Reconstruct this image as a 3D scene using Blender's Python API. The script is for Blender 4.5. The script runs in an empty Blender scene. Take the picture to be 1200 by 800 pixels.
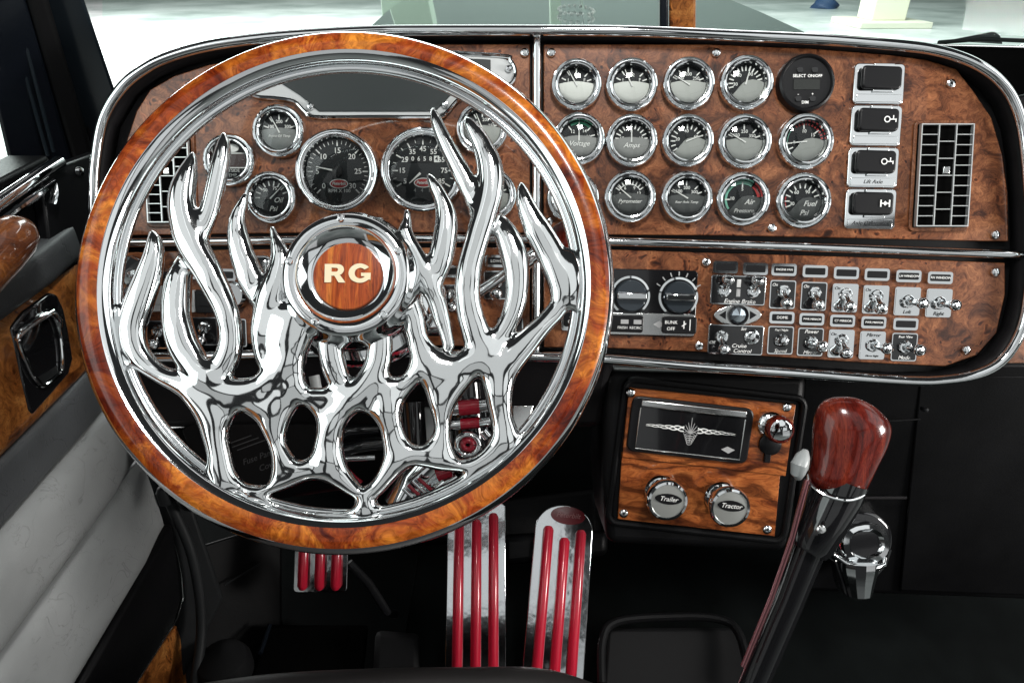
import bpy, bmesh, math, random
import numpy as np
from mathutils import Vector, Matrix
random.seed(7)
rad = math.radians
S = bpy.context.scene
COL = S.collection

# ------------------------------------------------------------------ camera
PITCH = rad(30.0)
F = 800.0                                   # focal length in photo pixels (photo 1200 x 800)
CAM = Vector((0, 0, 2.35))
RT = Vector((1, 0, 0))
FW = Vector((0, math.cos(PITCH), -math.sin(PITCH)))
UP = Vector((0, math.sin(PITCH), math.cos(PITCH)))
cd = bpy.data.cameras.new('camera')
cd.sensor_width = 36.0
cd.lens = 36.0 * F / 1200.0
cd.clip_start = 0.02
cd.clip_end = 300
cam = bpy.data.objects.new('camera', cd)
COL.objects.link(cam)
cam.location = CAM
cam.rotation_euler = (rad(90) - PITCH, 0, 0)
S.camera = cam

# ------------------------------------------------------------------ world, lamps, exposure
w = bpy.data.worlds.new('World')
S.world = w
w.use_nodes = True
w.node_tree.nodes['Background'].inputs[0].default_value = (0.93, 0.97, 1.0, 1)
w.node_tree.nodes['Background'].inputs[1].default_value = 0.022

def area(name, loc, target, sx, sy, power, col=(1, 1, 1)):
    l = bpy.data.lights.new(name, 'AREA')
    l.shape = 'RECTANGLE'; l.size = sx; l.size_y = sy; l.energy = power; l.color = col
    o = bpy.data.objects.new(name, l)
    COL.objects.link(o)
    o.location = loc
    o.rotation_euler = (Vector(target) - Vector(loc)).to_track_quat('-Z', 'Y').to_euler()
    return o
area('added_key', (0.22, 0.10, 3.22), (0.15, 0.75, 1.95), 0.22, 0.22, 12, (1.0, 0.98, 0.95))  # added frontal key so the recessed dials and print read bright
area('softbox_lamp', (1.80, 0.10, 2.22), (0.1, 0.8, 1.9), 0.40, 0.40, 26, (1.0, 0.97, 0.93))
for px_, e_ in ((-0.95, 2.6), (0.0, 1.95), (0.95, 2.7)):
    area('panel_fill', (px_, -0.50, 3.36), (px_ * 0.4, 0.6, 1.95), 0.86, 1.25, e_, (0.97, 1.0, 1.0))  # unseen overhead panels, added for the chrome to mirror
for px_, e_ in ((-1.5, 1.2), (0.0, 1.3), (1.5, 1.9)):
    area('back_fill', (px_, -1.25, 2.56), (px_ * 0.3, 0.7, 1.95), 1.15, 0.85, e_, (0.97, 1.0, 1.0))  # added behind the viewpoint to brighten flat chrome plates and bezels
area('side_fill', (2.0, 0.35, 2.95), (0.0, 0.6, 1.95), 1.3, 1.1, 8, (0.97, 1.0, 1.0))  # added panel on the right, a light surface for the chrome
area('window_lamp', (-1.45, -0.25, 2.75), (0.0, 0.7, 1.9), 1.1, 1.2, 10, (0.90, 1.0, 0.98))
area('front_fill', (0.1, 1.5, 3.5), (0.1, 0.5, 1.9), 2.2, 0.4, 2.0, (1, 1, 1))  # added above the windshield to vary the chrome reflections
area('low_fill', (-1.5, -0.9, 1.75), (0.0, 0.6, 1.8), 0.8, 0.7, 0.45, (1, 1, 1))  # weak low pair, added to break up flat tones in the chrome
area('low_fill', (1.5, -0.8, 1.7), (0.1, 0.6, 1.8), 0.9, 0.6, 0.6, (1, 1, 1))
area('hall_lamp', (-11.0, 20.0, 8.0), (-9.0, 20.0, 0.0), 12, 40, 17000, (1, 1, 1))
area('hall_lamp', (13.0, 20.0, 9.0), (13.0, 20.5, 0.0), 10, 30, 1300, (0.9, 1, 0.97))

S.view_settings.view_transform = 'Standard'
S.view_settings.look = 'None'
S.view_settings.exposure = 0.0
S.view_settings.gamma = 1.0
S.view_settings.use_curve_mapping = False
S.cycles.use_denoising = True
S.cycles.max_bounces = 8
S.cycles.glossy_bounces = 5
S.cycles.transparent_max_bounces = 12
S.cycles.caustics_reflective = False
S.cycles.caustics_refractive = False
S.cycles.sample_clamp_indirect = 6.0

# ------------------------------------------------------------------ frames
def ray(px, py):
    return RT * ((px - 600) / F) + UP * ((400 - py) / F) + FW
def pt(px, py, d):
    return CAM + ray(px, py) * d
class Frame:
    def __init__(s, O, X, Y):
        s.O = Vector(O); s.X = Vector(X).normalized()
        Z = s.X.cross(Vector(Y)).normalized(); s.Z = Z; s.Y = Z.cross(s.X)
        s.M = Matrix(((s.X.x, s.Y.x, s.Z.x, s.O.x), (s.X.y, s.Y.y, s.Z.y, s.O.y), (s.X.z, s.Y.z, s.Z.z, s.O.z), (0, 0, 0, 1)))
        s.I = s.M.inverted()
    def at(s, px, py, z=0.0):
        r = ray(px, py)
        o = s.O + s.Z * z
        t = (o - CAM).dot(s.Z) / r.dot(s.Z)
        return s.I @ (CAM + r * t)
    def loc(s, p):
        return s.I @ p
    def sc(s, px, py, z=0.0):                  # metres per photo pixel here
        r = ray(px, py)
        return ((s.O + s.Z * z - CAM).dot(s.Z) / r.dot(s.Z)) / F

# ------------------------------------------------------------------ materials
MATS = {}
def mat(name, base=(0.5, 0.5, 0.5), rough=0.5, metal=0.0, coat=0.0, spec=0.5, coat_rough=0.03):
    if name in MATS: return MATS[name]
    m = bpy.data.materials.new(name); m.use_nodes = True
    b = m.node_tree.nodes['Principled BSDF']
    b.inputs['Base Color'].default_value = (*base, 1)
    b.inputs['Roughness'].default_value = rough
    b.inputs['Metallic'].default_value = metal
    b.inputs['Coat Weight'].default_value = coat
    b.inputs['Coat Roughness'].default_value = coat_rough
    b.inputs['Specular IOR Level'].default_value = spec
    MATS[name] = m
    return m
class NT:
    def __init__(s, m):
        s.t = m.node_tree; s.n = s.t.nodes; s.b = s.n['Principled BSDF']
        s.tc = s.n.new('ShaderNodeTexCoord')
    def node(s, kind, **kw):
        n = s.n.new(kind)
        for k, v in kw.items():
            if k in n.inputs: 
                n.inputs[k].default_value = v
            else: setattr(n, k, v)
        return n
    def link(s, a, b): s.t.links.new(a, b)
    def map(s, scale=(1, 1, 1), rot=(0, 0, 0), src='Object'):
        mp = s.node('ShaderNodeMapping'); mp.inputs['Scale'].default_value = scale; mp.inputs['Rotation'].default_value = rot
        s.link(s.tc.outputs[src], mp.inputs[0]); return mp.outputs[0]
    def noise(s, vec, scale, detail=3, rough=0.5, dist=0.0):
        n = s.node('ShaderNodeTexNoise'); n.inputs['Scale'].default_value = scale; n.inputs['Detail'].default_value = detail
        n.inputs['Roughness'].default_value = rough; n.inputs['Distortion'].default_value = dist
        s.link(vec, n.inputs['Vector']); return n
    def ramp(s, fac, stops):
        r = s.node('ShaderNodeValToRGB'); e = r.color_ramp.elements
        while len(e) < len(stops): e.new(0.5)
        for el, (p, c) in zip(e, stops): el.position = p; el.color = (*c, 1)
        s.link(fac, r.inputs[0]); return r
    def mix(s, fac, a, b, mode='MIX'):
        n = s.node('ShaderNodeMix', data_type='RGBA', blend_type=mode)
        if isinstance(fac, (int, float)): n.inputs[0].default_value = fac
        else: s.link(fac, n.inputs[0])
        for i, v in ((6, a), (7, b)):
            if isinstance(v, tuple): n.inputs[i].default_value = (*v, 1)
            else: s.link(v, n.inputs[i])
        return n.outputs[2]
    def bump(s, h, strength=0.3, dist=0.001):
        b = s.node('ShaderNodeBump'); b.inputs['Strength'].default_value = strength; b.inputs['Distance'].default_value = dist
        s.link(h, b.inputs['Height']); s.link(b.outputs[0], s.b.inputs['Normal'])

def chrome(name, base=(0.86, 0.88, 0.89), r0=0.03, r1=0.10, wav=0.0, sc=60):
    m = mat(name, base, 0.05, 1.0); t = NT(m)
    v = t.map()
    n = t.noise(v, sc, 4, 0.6)
    mr = t.node('ShaderNodeMapRange'); mr.inputs[3].default_value = r0; mr.inputs[4].default_value = r1
    t.link(n.outputs[0], mr.inputs[0]); t.link(mr.outputs[0], t.b.inputs['Roughness'])
    if wav:
        n2 = t.noise(v, 45, 2, 0.5); t.bump(n2.outputs[0], wav, 0.002)
    return m
CHROME = chrome('chrome', r0=0.03, r1=0.09)
CHROME_W = chrome('chrome_wavy', r0=0.03, r1=0.09, wav=0.06)
STEEL = chrome('brushed_plate', (0.82, 0.83, 0.82), 0.14, 0.24, sc=60)
PEDAL = chrome('pedal_metal', (0.80, 0.82, 0.84), 0.06, 0.14, wav=0.16, sc=30)
SPOKE = chrome('spoke_chrome', (0.88, 0.90, 0.90), 0.05, 0.085, wav=0.0)
GRILLE = mat('grille_silver', (0.66, 0.68, 0.68), 0.28, 0.6)
SILVER = mat('nameplate_silver', (0.40, 0.41, 0.39), 0.30, 0.45)
MIDPLATE = mat('nameplate_mid', (0.24, 0.245, 0.24), 0.36, 0.35)
SMOKED = mat('smoked_knob', (0.045, 0.055, 0.065), 0.10, 0.3)
BLACK = mat('black_plastic', (0.008, 0.008, 0.009), 0.32, spec=0.3)
GLOSSBLACK = mat('gloss_black', (0.008, 0.008, 0.009), 0.08, coat=0.6)
DIAL = mat('dial_black', (0.016, 0.018, 0.020), 0.5, spec=0.12)
MATTE = mat('matte_black', (0.003, 0.003, 0.003), 0.9, spec=0.0)
DIALGREY = mat('dial_grey', (0.024, 0.027, 0.029), 0.5, spec=0.12)
WHITE = mat('white_print', (0.95, 0.95, 0.93), 0.5)
GREYPRINT = mat('grey_print', (0.42, 0.42, 0.42), 0.5)
GREEN = mat('green_print', (0.06, 0.42, 0.24), 0.5)
MINT = mat('mint_print', (0.25, 0.65, 0.5), 0.5)
REDP = mat('red_print', (0.5, 0.04, 0.04), 0.45)
DARKRED = mat('dark_red_lens', (0.035, 0.01, 0.009), 0.12)
BADGERED = mat('badge_red', (0.42, 0.03, 0.03), 0.25)
CREAM = mat('cream_inlay', (0.80, 0.68, 0.45), 0.35, coat=0.5)
REDBAR = mat('red_rod', (0.50, 0.012, 0.035), 0.28, coat=0.4)
SCREEN = mat('dark_screen', (0.022, 0.028, 0.028), 0.25)
GREYTRIM = mat('pale_grey_trim', (0.50, 0.52, 0.52), 0.35)
PALESW = mat('pale_grey_switch', (0.55, 0.57, 0.57), 0.45)
NAVY = mat('navy_frame', (0.006, 0.008, 0.012), 0.25)
RUBBER = mat('rubber', (0.006, 0.006, 0.0065), 0.65, spec=0.15)

def leather(name, base, dark, crease=0.5, sc=24, rough=0.5):
    m = mat(name, base, rough); t = NT(m); v = t.map()
    n = t.noise(v, 9, 3, 0.6)
    def lines(scale, width, gs):
        nz_ = t.noise(v, scale, 3, 0.55, 1.2)
        r = t.ramp(nz_.outputs[0], [(0.5 - width, (1, 1, 1)), (0.5, (0, 0, 0)), (0.5 + width, (1, 1, 1))])
        g = t.ramp(t.noise(v, gs, 2, 0.5).outputs[0], [(0.50, (0, 0, 0)), (0.62, (1, 1, 1))])
        return t.mix(g.outputs[0], (1, 1, 1), r.outputs[0])
    cr = t.mix(1.0, lines(11, 0.008, 10), lines(24, 0.012, 16), 'MULTIPLY')
    c = t.ramp(n.outputs[0], [(0.3, dark), (0.7, base)])
    col = t.mix(crease, c.outputs[0], t.mix(1.0, c.outputs[0], cr, 'MULTIPLY'))
    t.link(col, t.b.inputs['Base Color'])
    fine = t.noise(v, 420, 2, 0.6)
    ad = t.node('ShaderNodeMath', operation='MULTIPLY_ADD'); ad.inputs[1].default_value = 0.6
    t.link(fine.outputs[0], ad.inputs[0]); t.link(cr, ad.inputs[2])
    t.bump(ad.outputs[0], 0.45, 0.0010)
    return m
LEATHER = leather('grey_leather', (0.29, 0.30, 0.30), (0.22, 0.23, 0.23), 0.25)
LEATHERD = leather('charcoal_leather', (0.075, 0.08, 0.085), (0.045, 0.048, 0.05), 0.35)

def grained(name, base, rough, sc=350, strength=0.3, vary=0.3, spec=0.15):
    m = mat(name, base, rough, spec=spec); t = NT(m); v = t.map()
    n = t.noise(v, sc, 3, 0.6); big = t.noise(v, 7, 3, 0.6)
    c = t.ramp(big.outputs[0], [(0.3, tuple(x * (1 - vary) for x in base)), (0.75, tuple(x * (1 + vary) for x in base))])
    t.link(c.outputs[0], t.b.inputs['Base Color'])
    mr = t.node('ShaderNodeMapRange'); mr.inputs[3].default_value = rough * 0.75; mr.inputs[4].default_value = min(1, rough * 1.3)
    t.link(big.outputs[0], mr.inputs[0]); t.link(mr.outputs[0], t.b.inputs['Roughness'])
    t.bump(n.outputs[0], strength, 0.0006)
    return m
VINYL = grained('black_vinyl', (0.0045, 0.0045, 0.005), 0.42)
VINYL2 = grained('soft_black_panel', (0.013, 0.012, 0.013), 0.5)
KICK = grained('kick_plastic', (0.016, 0.017, 0.018), 0.5)
CARPET = grained('carpet', (0.004, 0.005, 0.005), 0.95, 900, 1.0, 0.5, 0.05)

def burl(name, dark, mid, light, scale=1.0, eyes=1.0, coat=0.3, grain=(1, 1, 1), rough=0.35, rot=(0, 0, 0), wave=0.0, zone=0.0):
    m = mat(name, mid, rough, coat=coat, coat_rough=0.04, spec=0.22); t = NT(m)
    v = t.map(tuple(g * scale for g in grain), rot)
    warp = t.noise(v, 14, 3, 0.55)
    sv = t.node('ShaderNodeVectorMath', operation='SCALE'); sv.inputs['Scale'].default_value = 0.09
    t.link(warp.outputs['Color'], sv.inputs[0])
    av = t.node('ShaderNodeVectorMath', operation='ADD'); t.link(v, av.inputs[0]); t.link(sv.outputs[0], av.inputs[1])
    big = t.noise(av.outputs[0], 22, 5, 0.62, 1.4)
    c = t.ramp(big.outputs[0], [(0.32, dark), (0.48, mid), (0.66, light)])
    fib = t.noise(av.outputs[0], 130, 4, 0.65, 2.5)
    f = t.ramp(fib.outputs[0], [(0.34, (0.30, 0.22, 0.18)), (0.60, (1.05, 1.05, 1.05))])
    col = t.mix(0.75, c.outputs[0], t.mix(1.0, c.outputs[0], f.outputs[0], 'MULTIPLY'))
    if eyes:
        for vs_, g0, sc0 in ((85, 0.46, 15), (48, 0.52, 9)):
            vo = t.node('ShaderNodeTexVoronoi', feature='F1'); vo.inputs['Scale'].default_value = vs_
            t.link(av.outputs[0], vo.inputs['Vector'])
            er = t.ramp(vo.outputs['Distance'], [(0.08, (0.10, 0.06, 0.05)), (0.20, (0.42, 0.33, 0.28)), (0.27, (1.25, 1.15, 1.1)), (0.42, (1, 1, 1))])
            gate = t.ramp(t.noise(v, sc0, 2, 0.5).outputs[0], [(g0, (0, 0, 0)), (g0 + 0.07, (1, 1, 1))])
            em = t.mix(gate.outputs[0], (1, 1, 1), er.outputs[0])
            col = t.mix(eyes, col, t.mix(1.0, col, em, 'MULTIPLY'))
    if zone:
        zr = t.ramp(t.noise(v, 9, 3, 0.6, 0.8).outputs[0], [(0.36, (0.42, 0.20, 0.14)), (0.56, (1.05, 1.0, 1.0))])
        col = t.mix(zone, col, t.mix(1.0, col, zr.outputs[0], 'MULTIPLY'))
    if wave:
        wv = t.node('ShaderNodeTexWave', wave_type='BANDS', bands_direction='Y'); wv.inputs['Scale'].default_value = 11; wv.inputs['Distortion'].default_value = 16
        wv.inputs['Detail'].default_value = 3; wv.inputs['Detail Scale'].default_value = 1.4
        t.link(av.outputs[0], wv.inputs['Vector'])
        wr_ = t.ramp(wv.outputs[0], [(0.10, (0.22, 0.16, 0.13)), (0.35, (0.85, 0.8, 0.78)), (0.8, (1.15, 1.1, 1.05))])
        col = t.mix(wave, col, t.mix(1.0, col, wr_.outputs[0], 'MULTIPLY'))
    t.link(col, t.b.inputs['Base Color'])
    return m
BURL = burl('burl_veneer', (0.050, 0.016, 0.008), (0.200, 0.070, 0.029), (0.36, 0.145, 0.063), 1.0, 0.95, coat=0.5)
BURLEDGE = burl('burl_edge', (0.085, 0.034, 0.018), (0.225, 0.090, 0.044), (0.33, 0.145, 0.075), 1.0, 0.4)
RIMWOOD = burl('rim_burl', (0.08, 0.008, 0.003), (0.34, 0.062, 0.011), (0.76, 0.28, 0.034), 0.62, 0.15, rough=0.25, zone=0.95)
PLATEWOOD = burl('figured_walnut', (0.12, 0.026, 0.008), (0.34, 0.095, 0.024), (0.52, 0.175, 0.05), 0.9, 0.0, grain=(0.45, 1.2, 1), rot=(0, 0, 0.1), wave=0.75)
GRIPWOOD = burl('grip_wood', (0.06, 0.014, 0.004), (0.20, 0.055, 0.013), (0.36, 0.13, 0.03), 0.8, 0.3, coat=0.8)
KNOBWOOD = burl('red_rosewood', (0.035, 0.004, 0.003), (0.125, 0.013, 0.008), (0.21, 0.03, 0.014), 1.0, 0.0, grain=(2.6, 0.35, 1), rot=(0, 0, 0.25), rough=0.2)
BUTTONWOOD = burl('striped_rosewood', (0.12, 0.018, 0.005), (0.42, 0.075, 0.014), (0.62, 0.19, 0.03), 1.0, 0.0, grain=(2.2, 0.15, 1))
BADGETXT = mat('badge_print', (0.22, 0.08, 0.08), 0.4)
FAINT = mat('faint_print', (0.06, 0.06, 0.062), 0.5)
DOORBURL = burl('door_burl', (0.10, 0.03, 0.008), (0.34, 0.12, 0.028), (0.50, 0.22, 0.06), 0.8, 0.9)

def glass(name, tint=(1, 1, 1), k=1.0):
    m = bpy.data.materials.new(name); m.use_nodes = True
    t = m.node_tree; n = t.nodes; n.clear()
    o = n.new('ShaderNodeOutputMaterial'); mx = n.new('ShaderNodeMixShader')
    tr = n.new('ShaderNodeBsdfTransparent'); tr.inputs[0].default_value = (*tint, 1)
    gl = n.new('ShaderNodeBsdfGlossy'); gl.inputs['Roughness'].default_value = 0.02
    fr = n.new('ShaderNodeFresnel'); fr.inputs[0].default_value = 1.45
    mu = n.new('ShaderNodeMath'); mu.operation = 'MULTIPLY'; mu.inputs[1].default_value = k
    t.links.new(fr.outputs[0], mu.inputs[0]); t.links.new(mu.outputs[0], mx.inputs[0])
    t.links.new(tr.outputs[0], mx.inputs[1]); t.links.new(gl.outputs[0], mx.inputs[2]); t.links.new(mx.outputs[0], o.inputs[0])
    return m
GLASS = glass('gauge_glass', (0.97, 0.99, 0.98), 1.0)
WINDSHIELD = glass('windshield_glass', (0.93, 0.99, 0.97), 0.10)

# ------------------------------------------------------------------ mesh tools
class MB:
    def __init__(s): s.v = []; s.f = []
    def add(s, vs, fs):
        o = len(s.v); s.v += [tuple(v) for v in vs]; s.f += [tuple(i + o for i in f) for f in fs]; return s
    def box(s, c, d, rz=0.0):
        cx, cy, cz = c; x, y, z = d[0] / 2, d[1] / 2, d[2] / 2; ca, sa = math.cos(rz), math.sin(rz)
        vs = []
        for dz in (-z, z):
            for dx, dy in ((-x, -y), (x, -y), (x, y), (-x, y)):
                vs.append((cx + dx * ca - dy * sa, cy + dx * sa + dy * ca, cz + dz))
        return s.add(vs, [(3, 2, 1, 0), (4, 5, 6, 7), (0, 1, 5, 4), (1, 2, 6, 5), (2, 3, 7, 6), (3, 0, 4, 7)])
    def prism(s, poly, z0, z1):
        n = len(poly)
        a = sum(poly[i][0] * poly[(i + 1) % n][1] - poly[(i + 1) % n][0] * poly[i][1] for i in range(n))
        if a < 0: poly = poly[::-1]
        vs = [(p[0], p[1], z0) for p in poly] + [(p[0], p[1], z1) for p in poly]
        fs = [tuple(range(n))[::-1], tuple(range(n, 2 * n))] + [(i, (i + 1) % n, n + (i + 1) % n, n + i) for i in range(n)]
        return s.add(vs, fs)
    def lathe(s, prof, seg=32, c=(0, 0, 0), cap0=False, cap1=False):
        vs = []; fs = []; n = len(prof)
        for i in range(seg):
            a = 2 * math.pi * i / seg
            for r, z in prof: vs.append((c[0] + r * math.cos(a), c[1] + r * math.sin(a), c[2] + z))
        for i in range(seg):
            j = (i + 1) % seg
            for k in range(n - 1):
                fs.append((i * n + k, i * n + k + 1, j * n + k + 1, j * n + k)[::-1])
        if cap0: fs.append(tuple(i * n for i in range(seg))[::-1])
        if cap1: fs.append(tuple(i * n + n - 1 for i in range(seg)))
        return s.add(vs, fs)
    def tube(s, pts, radii, seg=12, caps=True, closed=False, flat=1.0, up=None):
        pts = [Vector(p) for p in pts]; n = len(pts)
        if not hasattr(radii, '__len__'): radii = [radii] * n
        vs = []; fs = []; prev = None
        for i, p in enumerate(pts):
            if closed: t = pts[(i + 1) % n] - pts[i - 1]
            else: t = pts[min(i + 1, n - 1)] - pts[max(i - 1, 0)]
            t.normalize()
            if up is not None: a = Vector(up)
            else: a = prev if prev is not None else (Vector((0, 0, 1)) if abs(t.z) < 0.9 else Vector((1, 0, 0)))
            a = (a - t * a.dot(t)).normalized(); prev = a; b = t.cross(a)
            for k in range(seg):
                th = 2 * math.pi * k / seg
                vs.append(p + (a * math.cos(th) * flat + b * math.sin(th)) * radii[i])
        m = n if closed else n - 1
        for i in range(m):
            j = (i + 1) % n
            for k in range(seg):
                l = (k + 1) % seg
                fs.append((i * seg + k, i * seg + l, j * seg + l, j * seg + k))
        if caps and not closed:
            fs.append(tuple(range(seg))[::-1]); fs.append(tuple((n - 1) * seg + k for k in range(seg)))
        return s.add(vs, fs)
    def hexa(s, a, b):                         # two quads (corner lists), joined
        return s.add(list(a) + list(b), [(3, 2, 1, 0), (4, 5, 6, 7), (0, 1, 5, 4), (1, 2, 6, 5), (2, 3, 7, 6), (3, 0, 4, 7)])
    def mesh(s, name, smooth=35):
        me = bpy.data.meshes.new(name); me.from_pydata(s.v, [], s.f); 
        bm = bmesh.new(); bm.from_mesh(me); bmesh.ops.recalc_face_normals(bm, faces=bm.faces); bm.to_mesh(me); bm.free()
        if smooth:
            me.shade_smooth(); me.set_sharp_from_angle(angle=rad(smooth))
        return me

def link(name, me, m=None, parent=None, loc=None, bevel=0.0, seg=2):
    o = bpy.data.objects.new(name, me); COL.objects.link(o)
    if m is not None and me is not None and len(me.materials) == 0: me.materials.append(m)
    if parent is not None: o.parent = parent
    if loc is not None: o.location = loc
    if bevel:
        b = o.modifiers.new('bevel', 'BEVEL'); b.width = bevel; b.segments = seg; b.limit_method = 'ANGLE'; b.angle_limit = rad(40)
        b.harden_normals = False
    return o
def part(name, mb, m, parent, loc=None, bevel=0.0, seg=2, smooth=35, label=None):
    o = link(name, mb.mesh(name, smooth), m, parent, loc, bevel, seg)
    if label: o['label'] = label
    return o
def thing(name, frame, label, cat, group=None):
    o = bpy.data.objects.new(name, None); COL.objects.link(o)
    o.empty_display_size = 0.02
    o.matrix_world = frame.M if isinstance(frame, Frame) else Matrix.Translation(frame)
    o['label'] = label; o['category'] = cat; o['kind'] = 'thing'
    if group: o['group'] = group
    return o
def struct(name, mb, m, bevel=0.0, kind='structure', label=None):
    o = link(name, mb.mesh(name), m, None, None, bevel); o['kind'] = kind
    if label: o['label'] = label
    return o
def rrect(w, h, r, n=5, c=(0, 0)):
    out = []
    for cx, cy, a0 in ((w / 2 - r, h / 2 - r, 0), (-w / 2 + r, h / 2 - r, 90), (-w / 2 + r, -h / 2 + r, 180), (w / 2 - r, -h / 2 + r, 270)):
        for i in range(n):
            a = rad(a0 + 90 * i / (n - 1)); out.append((c[0] + cx + r * math.cos(a), c[1] + cy + r * math.sin(a)))
    return out
def smoothpath(pts, n=8, closed=False):
    P = [np.array(p, float) for p in pts]; out = []; m = len(P)
    rng = range(m if closed else m - 1)
    for i in rng:
        if closed: p0, p1, p2, p3 = P[i - 1], P[i], P[(i + 1) % m], P[(i + 2) % m]
        else: p0, p1, p2, p3 = P[max(i - 1, 0)], P[i], P[i + 1], P[min(i + 2, m - 1)]
        for k in range(n):
            t = k / n
            out.append(0.5 * ((2 * p1) + (-p0 + p2) * t + (2 * p0 - 5 * p1 + 4 * p2 - p3) * t * t + (-p0 + 3 * p1 - 3 * p2 + p3) * t ** 3))
    if not closed: out.append(P[-1])
    return out
def text(name, body, size, m, parent, loc, shear=0.0, sx=1.0, bold=0.0, ext=0.0002, rz=0.0):
    cu = bpy.data.curves.new('t', 'FONT'); cu.body = body; cu.size = size; cu.align_x = 'CENTER'; cu.align_y = 'CENTER'
    cu.shear = shear; cu.offset = bold * size; cu.extrude = ext; cu.resolution_u = 3
    ob = bpy.data.objects.new('t', cu)
    me = bpy.data.meshes.new_from_object(ob)
    bpy.data.objects.remove(ob); bpy.data.curves.remove(cu)
    me.transform(Matrix.Rotation(rz, 4, 'Z') @ Matrix.Diagonal((sx, 1, 1, 1)))
    me.materials.clear()
    me.name = name
    return link(name, me, m, parent, loc)

# ================================================================== DASHBOARD
TILT = rad(5.6)
DF = Frame(pt(640, 240, 0.80), RT, UP * math.cos(TILT) - FW * math.sin(TILT))
dash = thing('dashboard', DF, 'burl wood truck dashboard framed in chrome tube and filled with round gauges', 'dashboard')
def dxy(pl, z=0.0, fr=None):
    return [tuple((fr or DF).at(x, y, z)[:2]) for x, y in pl]
def dpoly(pl, n=6, z=0.0): return dxy(pl, z)
OUT = [(110, 230), (112, 190), (121, 140), (143, 103), (171, 80), (201, 66), (245, 54), (300, 46), (355, 41), (430, 37), (500, 36), (630, 36), (740, 37), (860, 42), (960, 46.5), (1060, 54), (1100, 60), (1130, 69), (1152, 80), (1170, 94), (1186, 115), (1197, 145), (1203, 185), (1207, 240), (1208, 300), (1205, 350), (1196, 388), (1176, 420), (1148, 437), (1110, 445), (1060, 446), (927, 437), (820, 430), (711, 421), (640, 418), (400, 414), (200, 418), (150, 416), (125, 400), (112, 360), (109, 300)]
trim = smoothpath([DF.at(x, y, 0.016) for x, y in OUT], 5, True)
part('backing_panel', MB().prism(dxy(OUT, 0.0), -0.05, -0.009), VINYL, dash)
lip = MB()
a = [DF.at(x, y, 0.014) for x, y in OUT]; cx0 = DF.at(640, 240)
b = [Vector((p.x + (cx0.x - p.x) * 0.012, p.y + (cx0.y - p.y) * 0.03, -0.0085)) for p in a]
n = len(a)
lip.add(a + b, [(i, (i + 1) % n, n + (i + 1) % n, n + i) for i in range(n)])
lo = part('recess_lip', lip, VINYL2, dash)
sm = lo.modifiers.new('thick', 'SOLIDIFY'); sm.thickness = 0.002; sm.offset = 0
part('chrome_trim', MB().tube(trim, 0.0060, 14, closed=True), CHROME, dash, label='bright chrome tube running round the whole dashboard edge')
PANELS = {
 'upper left': [(149, 163), (160, 130), (176, 105), (204, 89), (245, 76), (300, 66), (360, 58), (430, 54), (500, 52), (621, 52), (621, 273), (400, 272), (146, 276), (141, 240), (143, 200)],
 'upper right': [(637, 52), (740, 52), (830, 52), (950, 57), (1040, 64), (1085, 70), (1121, 81), (1141, 107), (1162, 138), (1175, 182), (1181, 226), (1182, 283), (1000, 279), (860, 276), (720, 275), (637, 274)],
 'lower left': [(143, 296), (250, 293), (400, 291), (530, 290), (621, 290), (621, 407), (400, 402), (190, 404), (165, 398), (150, 380), (143, 340)],
 'lower right': [(637, 291), (720, 292.5), (860, 297), (1000, 301), (1178, 308), (1178, 345), (1168, 390), (1145, 416), (1108, 429), (1000, 424), (880, 416), (820, 412), (720, 408), (637, 407)]}
for k, pl in PANELS.items():
    part('burl_panel', MB().prism(dxy(pl), -0.005, 0.0), BURL, dash, bevel=0.0012, label=k + ' burl veneer fascia panel')
def bar(pl, r, z, nm='chrome_divider'):
    return part(nm, MB().tube(smoothpath([DF.at(x, y, z) for x, y in pl], 6), r, 12), CHROME, dash)
bar([(112, 285), (250, 283), (400, 280.5), (530, 279.5), (640, 280.5), (720, 283), (860, 287), (1000, 291.5), (1206, 299)], 0.0052, 0.004)
bar([(629, 38), (629, 160), (628.5, 280)], 0.0050, 0.002)
bar([(628.5, 282), (628, 350), (628, 418)], 0.0050, 0.002)

# screws, one shared mesh
scr = MB().lathe([(0.0052, 0), (0.0052, 0.001), (0.0046, 0.0022), (0.003, 0.003), (0.0022, 0.0032), (0.0020, 0.0022), (0.0, 0.0022)], 18).mesh('screw')
scr.materials.append(CHROME)
for x, y in ((615, 62), (646, 62), (839, 62), (1114, 98), (1166, 275), (904, 267), (617, 258), (643, 260), (146, 266), (445, 259), (827, 307), (819, 405), (1166, 319), (1132, 410), (160, 380)):
    link('screw', scr, None, dash, DF.at(x, y, 0.0012))

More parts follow.
